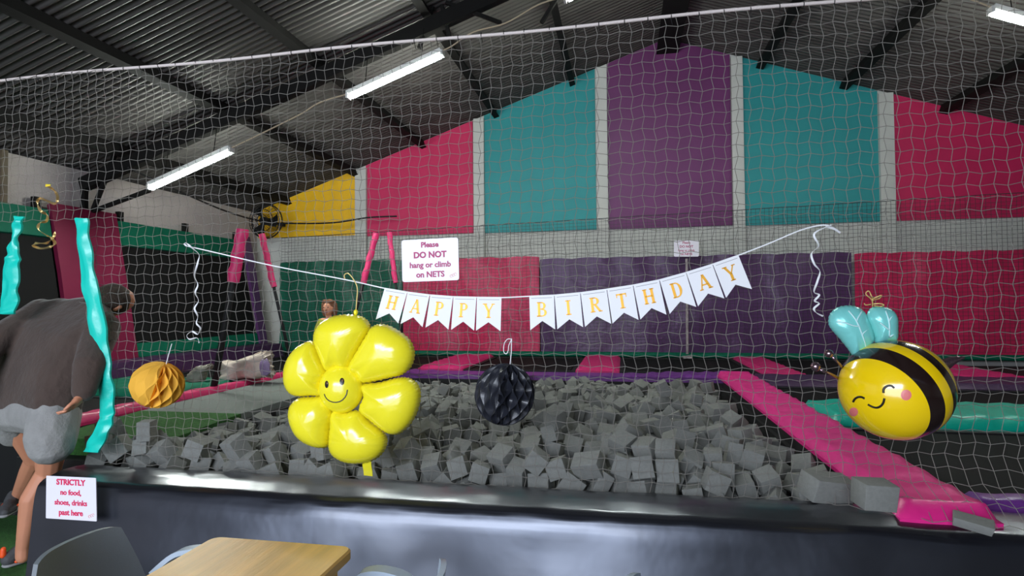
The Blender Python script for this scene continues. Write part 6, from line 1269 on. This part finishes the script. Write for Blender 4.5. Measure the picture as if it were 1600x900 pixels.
# ------------------------------------------------------------------ foam cubes
CDATA = [int(x, 36) for x in CUBES.split()]
DZ = DZV
rec = [CDATA[i:i+10] for i in range(0, len(CDATA), 10)]
def cmesh(sd):
    bm = bmesh.new(); bmesh.ops.create_cube(bm, size=1); bmesh.ops.bevel(bm, geom=bm.edges[:], offset=.035, segments=2, affect='EDGES', profile=.6)
    rnd = random.Random(sd)
    for v in bm.verts: v.co += Vector((nz(v.co.x*2+sd, v.co.y*2, v.co.z*2), nz(v.co.y*2, v.co.x*2+sd, v.co.z*2), nz(v.co.z*2, v.co.y*2+sd, v.co.x*2)))*.09
    me = bpy.data.meshes.new('foam_cube'); bm.to_mesh(me); bm.free(); me.materials.append(M_foam)
    me.polygons.foreach_set('use_smooth', [True]*len(me.polygons)); me.set_sharp_from_angle(angle=math.radians(50)); return me
CM = [cmesh(k*3.7) for k in range(5)]
def dec(r):
    x, y, z, qw, qx, qy, qz, a, c, d = r
    q = Quaternion(((qw-500)/500, (qx-500)/500, (qy-500)/500, (qz-500)/500)); q.normalize()
    return Vector((x/1000-4, y/1000, z/1000+DZ)), q, Vector((a/1000, c/1000, d/1000))
NI = 300
rest = MB()
for i, r in enumerate(rec):
    l, q, s_ = dec(r); me = CM[i % 5]
    if i < NI:
        o = bpy.data.objects.new('foam_cube', me); COL.objects.link(o); o.location = l; o.rotation_mode = 'QUATERNION'; o.rotation_quaternion = q; o.scale = s_
        tag(o, 'dark grey foam cube lying loose in the nearer part of the foam pit', 'foam cube', 'loose foam cubes of the pit')
    else:
        Rm = q.to_matrix(); rest.add([l + Rm @ Vector((v.co.x*s_.x, v.co.y*s_.y, v.co.z*s_.z)) for v in me.vertices], [tuple(p.vertices) for p in me.polygons])
tag(rest.build('foam_cube_heap', M_foam, smooth=50), 'heap of further grey foam cubes filling the back of the pit', 'foam cubes', kind='stuff')
def block(px, py, Z, d, e, label):
    c = P(px, py, Z=Z); o = bpy.data.objects.new('foam_block', CM[1]); COL.objects.link(o); o.location = c; o.rotation_euler = e; o.scale = d
    tag(o, label, 'foam block')
block(1366, 772, .73, (.125,.11,.105), (.05,.04,.12), 'pale grey foam block sitting on the near end of the pink edge pad')
block(1292, 762, .66, (.2,.12,.11), (.2,.15,.35), 'long grey foam block at the near right corner of the pit')
block(1520, 817, .635, (.125,.085,.035), (.1,.12,-.5), 'flat dark foam offcut on the black edge at the right')

# ------------------------------------------------------------------ table and chairs in front
M_pine = mat('pine_wood', (226,174,88), .4, var=.16, vscale=3, stretch=(9,1,9), bump=.1, bscale=12)
M_chair = mat('slate_grey_plastic', (112,118,122), .45, bump=.15, bscale=400)
M_chairw = mat('pale_grey_plastic', (176,190,204), .4)
ta, tb = P(342, 833, Z=.75), P(549, 858, Z=.75)
tx0, tx1, ty1 = ta.x, tb.x, (ta.y+tb.y)/2; ty0 = .35
tab = thing('dining_table', ((tx0+tx1)/2, (ty0+ty1)/2, 0), 'light pine wooden table with rounded corners at the bottom of the frame', 'table')
def rrect(x0, x1, y0, y1, r, z, n=5):
    return [Vector((cx+r*math.cos(a0+k*PI/2/n), cy+r*math.sin(a0+k*PI/2/n), z)) for cx, cy, a0 in ((x1-r,y1-r,0), (x0+r,y1-r,PI/2), (x0+r,y0+r,PI), (x1-r,y0+r,3*PI/2)) for k in range(n+1)]
b = MB(); L0 = [rrect(tx0+.006, tx1-.006, ty0+.006, ty1-.006, .03, .715), rrect(tx0, tx1, ty0, ty1, .035, .722), rrect(tx0, tx1, ty0, ty1, .035, .744), rrect(tx0+.006, tx1-.006, ty0+.006, ty1-.006, .03, .75)]
n = len(L0[0]); b.add([p for l in L0 for p in l], [(i*n+k, i*n+(k+1) % n, (i+1)*n+(k+1) % n, (i+1)*n+k) for i in range(3) for k in range(n)] + [tuple(reversed(range(n))), tuple(3*n+k for k in range(n))])
b.build('tabletop', M_pine, tab)
for i in (0, 1):
    for j in (0, 1):
        x = (tx0+.06, tx1-.06)[i]; y = (ty0+.07, ty1-.07)[j]; b = MB(); b.box((x, y, .3575), (.055, .055, .715), bev=.006); b.build('leg', M_pine, tab)
b = MB()
for x in (tx0+.06, tx1-.06): b.box((x, (ty0+ty1)/2, .67), (.022, ty1-ty0-.2, .085))
for y in (ty0+.07, ty1-.07): b.box(((tx0+tx1)/2, y, .67), (tx1-tx0-.17, .022, .085))
b.build('apron', M_pine, tab)
def chair(x, y, rz, label, m=None, top=.785):
    m = m or M_chair; t = thing('armchair', (x, y, 0), label, 'chair', 'grey plastic shell armchairs')
    R = Matrix.Rotation(rz, 3, 'Z')
    def W(a, c, z): return Vector((x, y, 0)) + R @ Vector((a, c, z))      # a forwards, c sideways
    b = MB()
    def back(u, v, o=0):
        z = .47+(top-.47)*v; hw = .215-.075*v**1.6; c = (u*2-1)*hw; k = (u*2-1)
        z -= .012*abs(k)**6*v
        return W(-.205-.055*v+.05*k*k*(1-.3*v) - o, c, z)
    b.grid(lambda u, v: back(u, v), 18, 14); n_ = len(b.v); b.add([back(i/18, j/14, .016) for i in range(19) for j in range(15)], [tuple(reversed(f)) for f in b.f])
    edge = [i*15 for i in range(19)] + [18*15+j for j in range(1, 15)] + [i*15+14 for i in range(17, -1, -1)] + [j for j in range(13, 0, -1)]
    for k in range(len(edge)):
        i, j = edge[k], edge[(k+1) % len(edge)]; b.f.append((i, j, j+n_, i+n_)); b.m.append(0)
    b.build('backrest', m, t, smooth=40)
    b = MB()
    def seat(u, v, o=0):
        a = -.21+.31*u; k = v*2-1; return W(a, k*(.215+.01*math.sin(PI*u)), .455-.02*math.cos(k*PI/2)*math.sin(PI*u)+.03*(1-u)**3-o)
    b.grid(lambda u, v: seat(u, v), 14, 14); n_ = len(b.v); b.add([seat(i/14, j/14, .016) for i in range(15) for j in range(15)], [tuple(reversed(f)) for f in b.f])
    edge = [i*15 for i in range(15)] + [14*15+j for j in range(1, 15)] + [i*15+14 for i in range(13, -1, -1)] + [j for j in range(13, 0, -1)]
    for k in range(len(edge)):
        i, j = edge[k], edge[(k+1) % len(edge)]; b.f.append((i, j, j+n_, i+n_)); b.m.append(0)
    b.build('seat', m, t, smooth=40)
    for s_ in (-1, 1):
        b = MB(); pth = spline([W(-.16, s_*.205, .60), W(-.10, s_*.232, .655), W(-.04, s_*.242, .672), W(.03, s_*.242, .672), W(.07, s_*.236, .645), W(.075, s_*.225, .54), W(.06, s_*.21, .452)], 5)
        b.ribbon(pth, [R @ Vector((0,1,0))]*len(pth), .045, .016); b.build('armrest', M_chairw, t, smooth=40, label='paler grey armrest')
        for f in (.06, -.16):
            b = MB(); b.tube([W(f, s_*.17, .44), W(f*1.25, s_*.205, 0)], [.018, .012], 10); b.build('leg', m, t, smooth=50)
    return t
chair(-1.405, 1.54, 0.0, 'slate grey plastic armchair left of the pine table')
chair(-.75, 1.49, PI, 'grey plastic armchair right of the pine table, seen edge on', M_chairw)
chair(.26, 1.46, 0.0, 'pale plastic armchair of which only the tip of the back shows', M_chairw, .80)
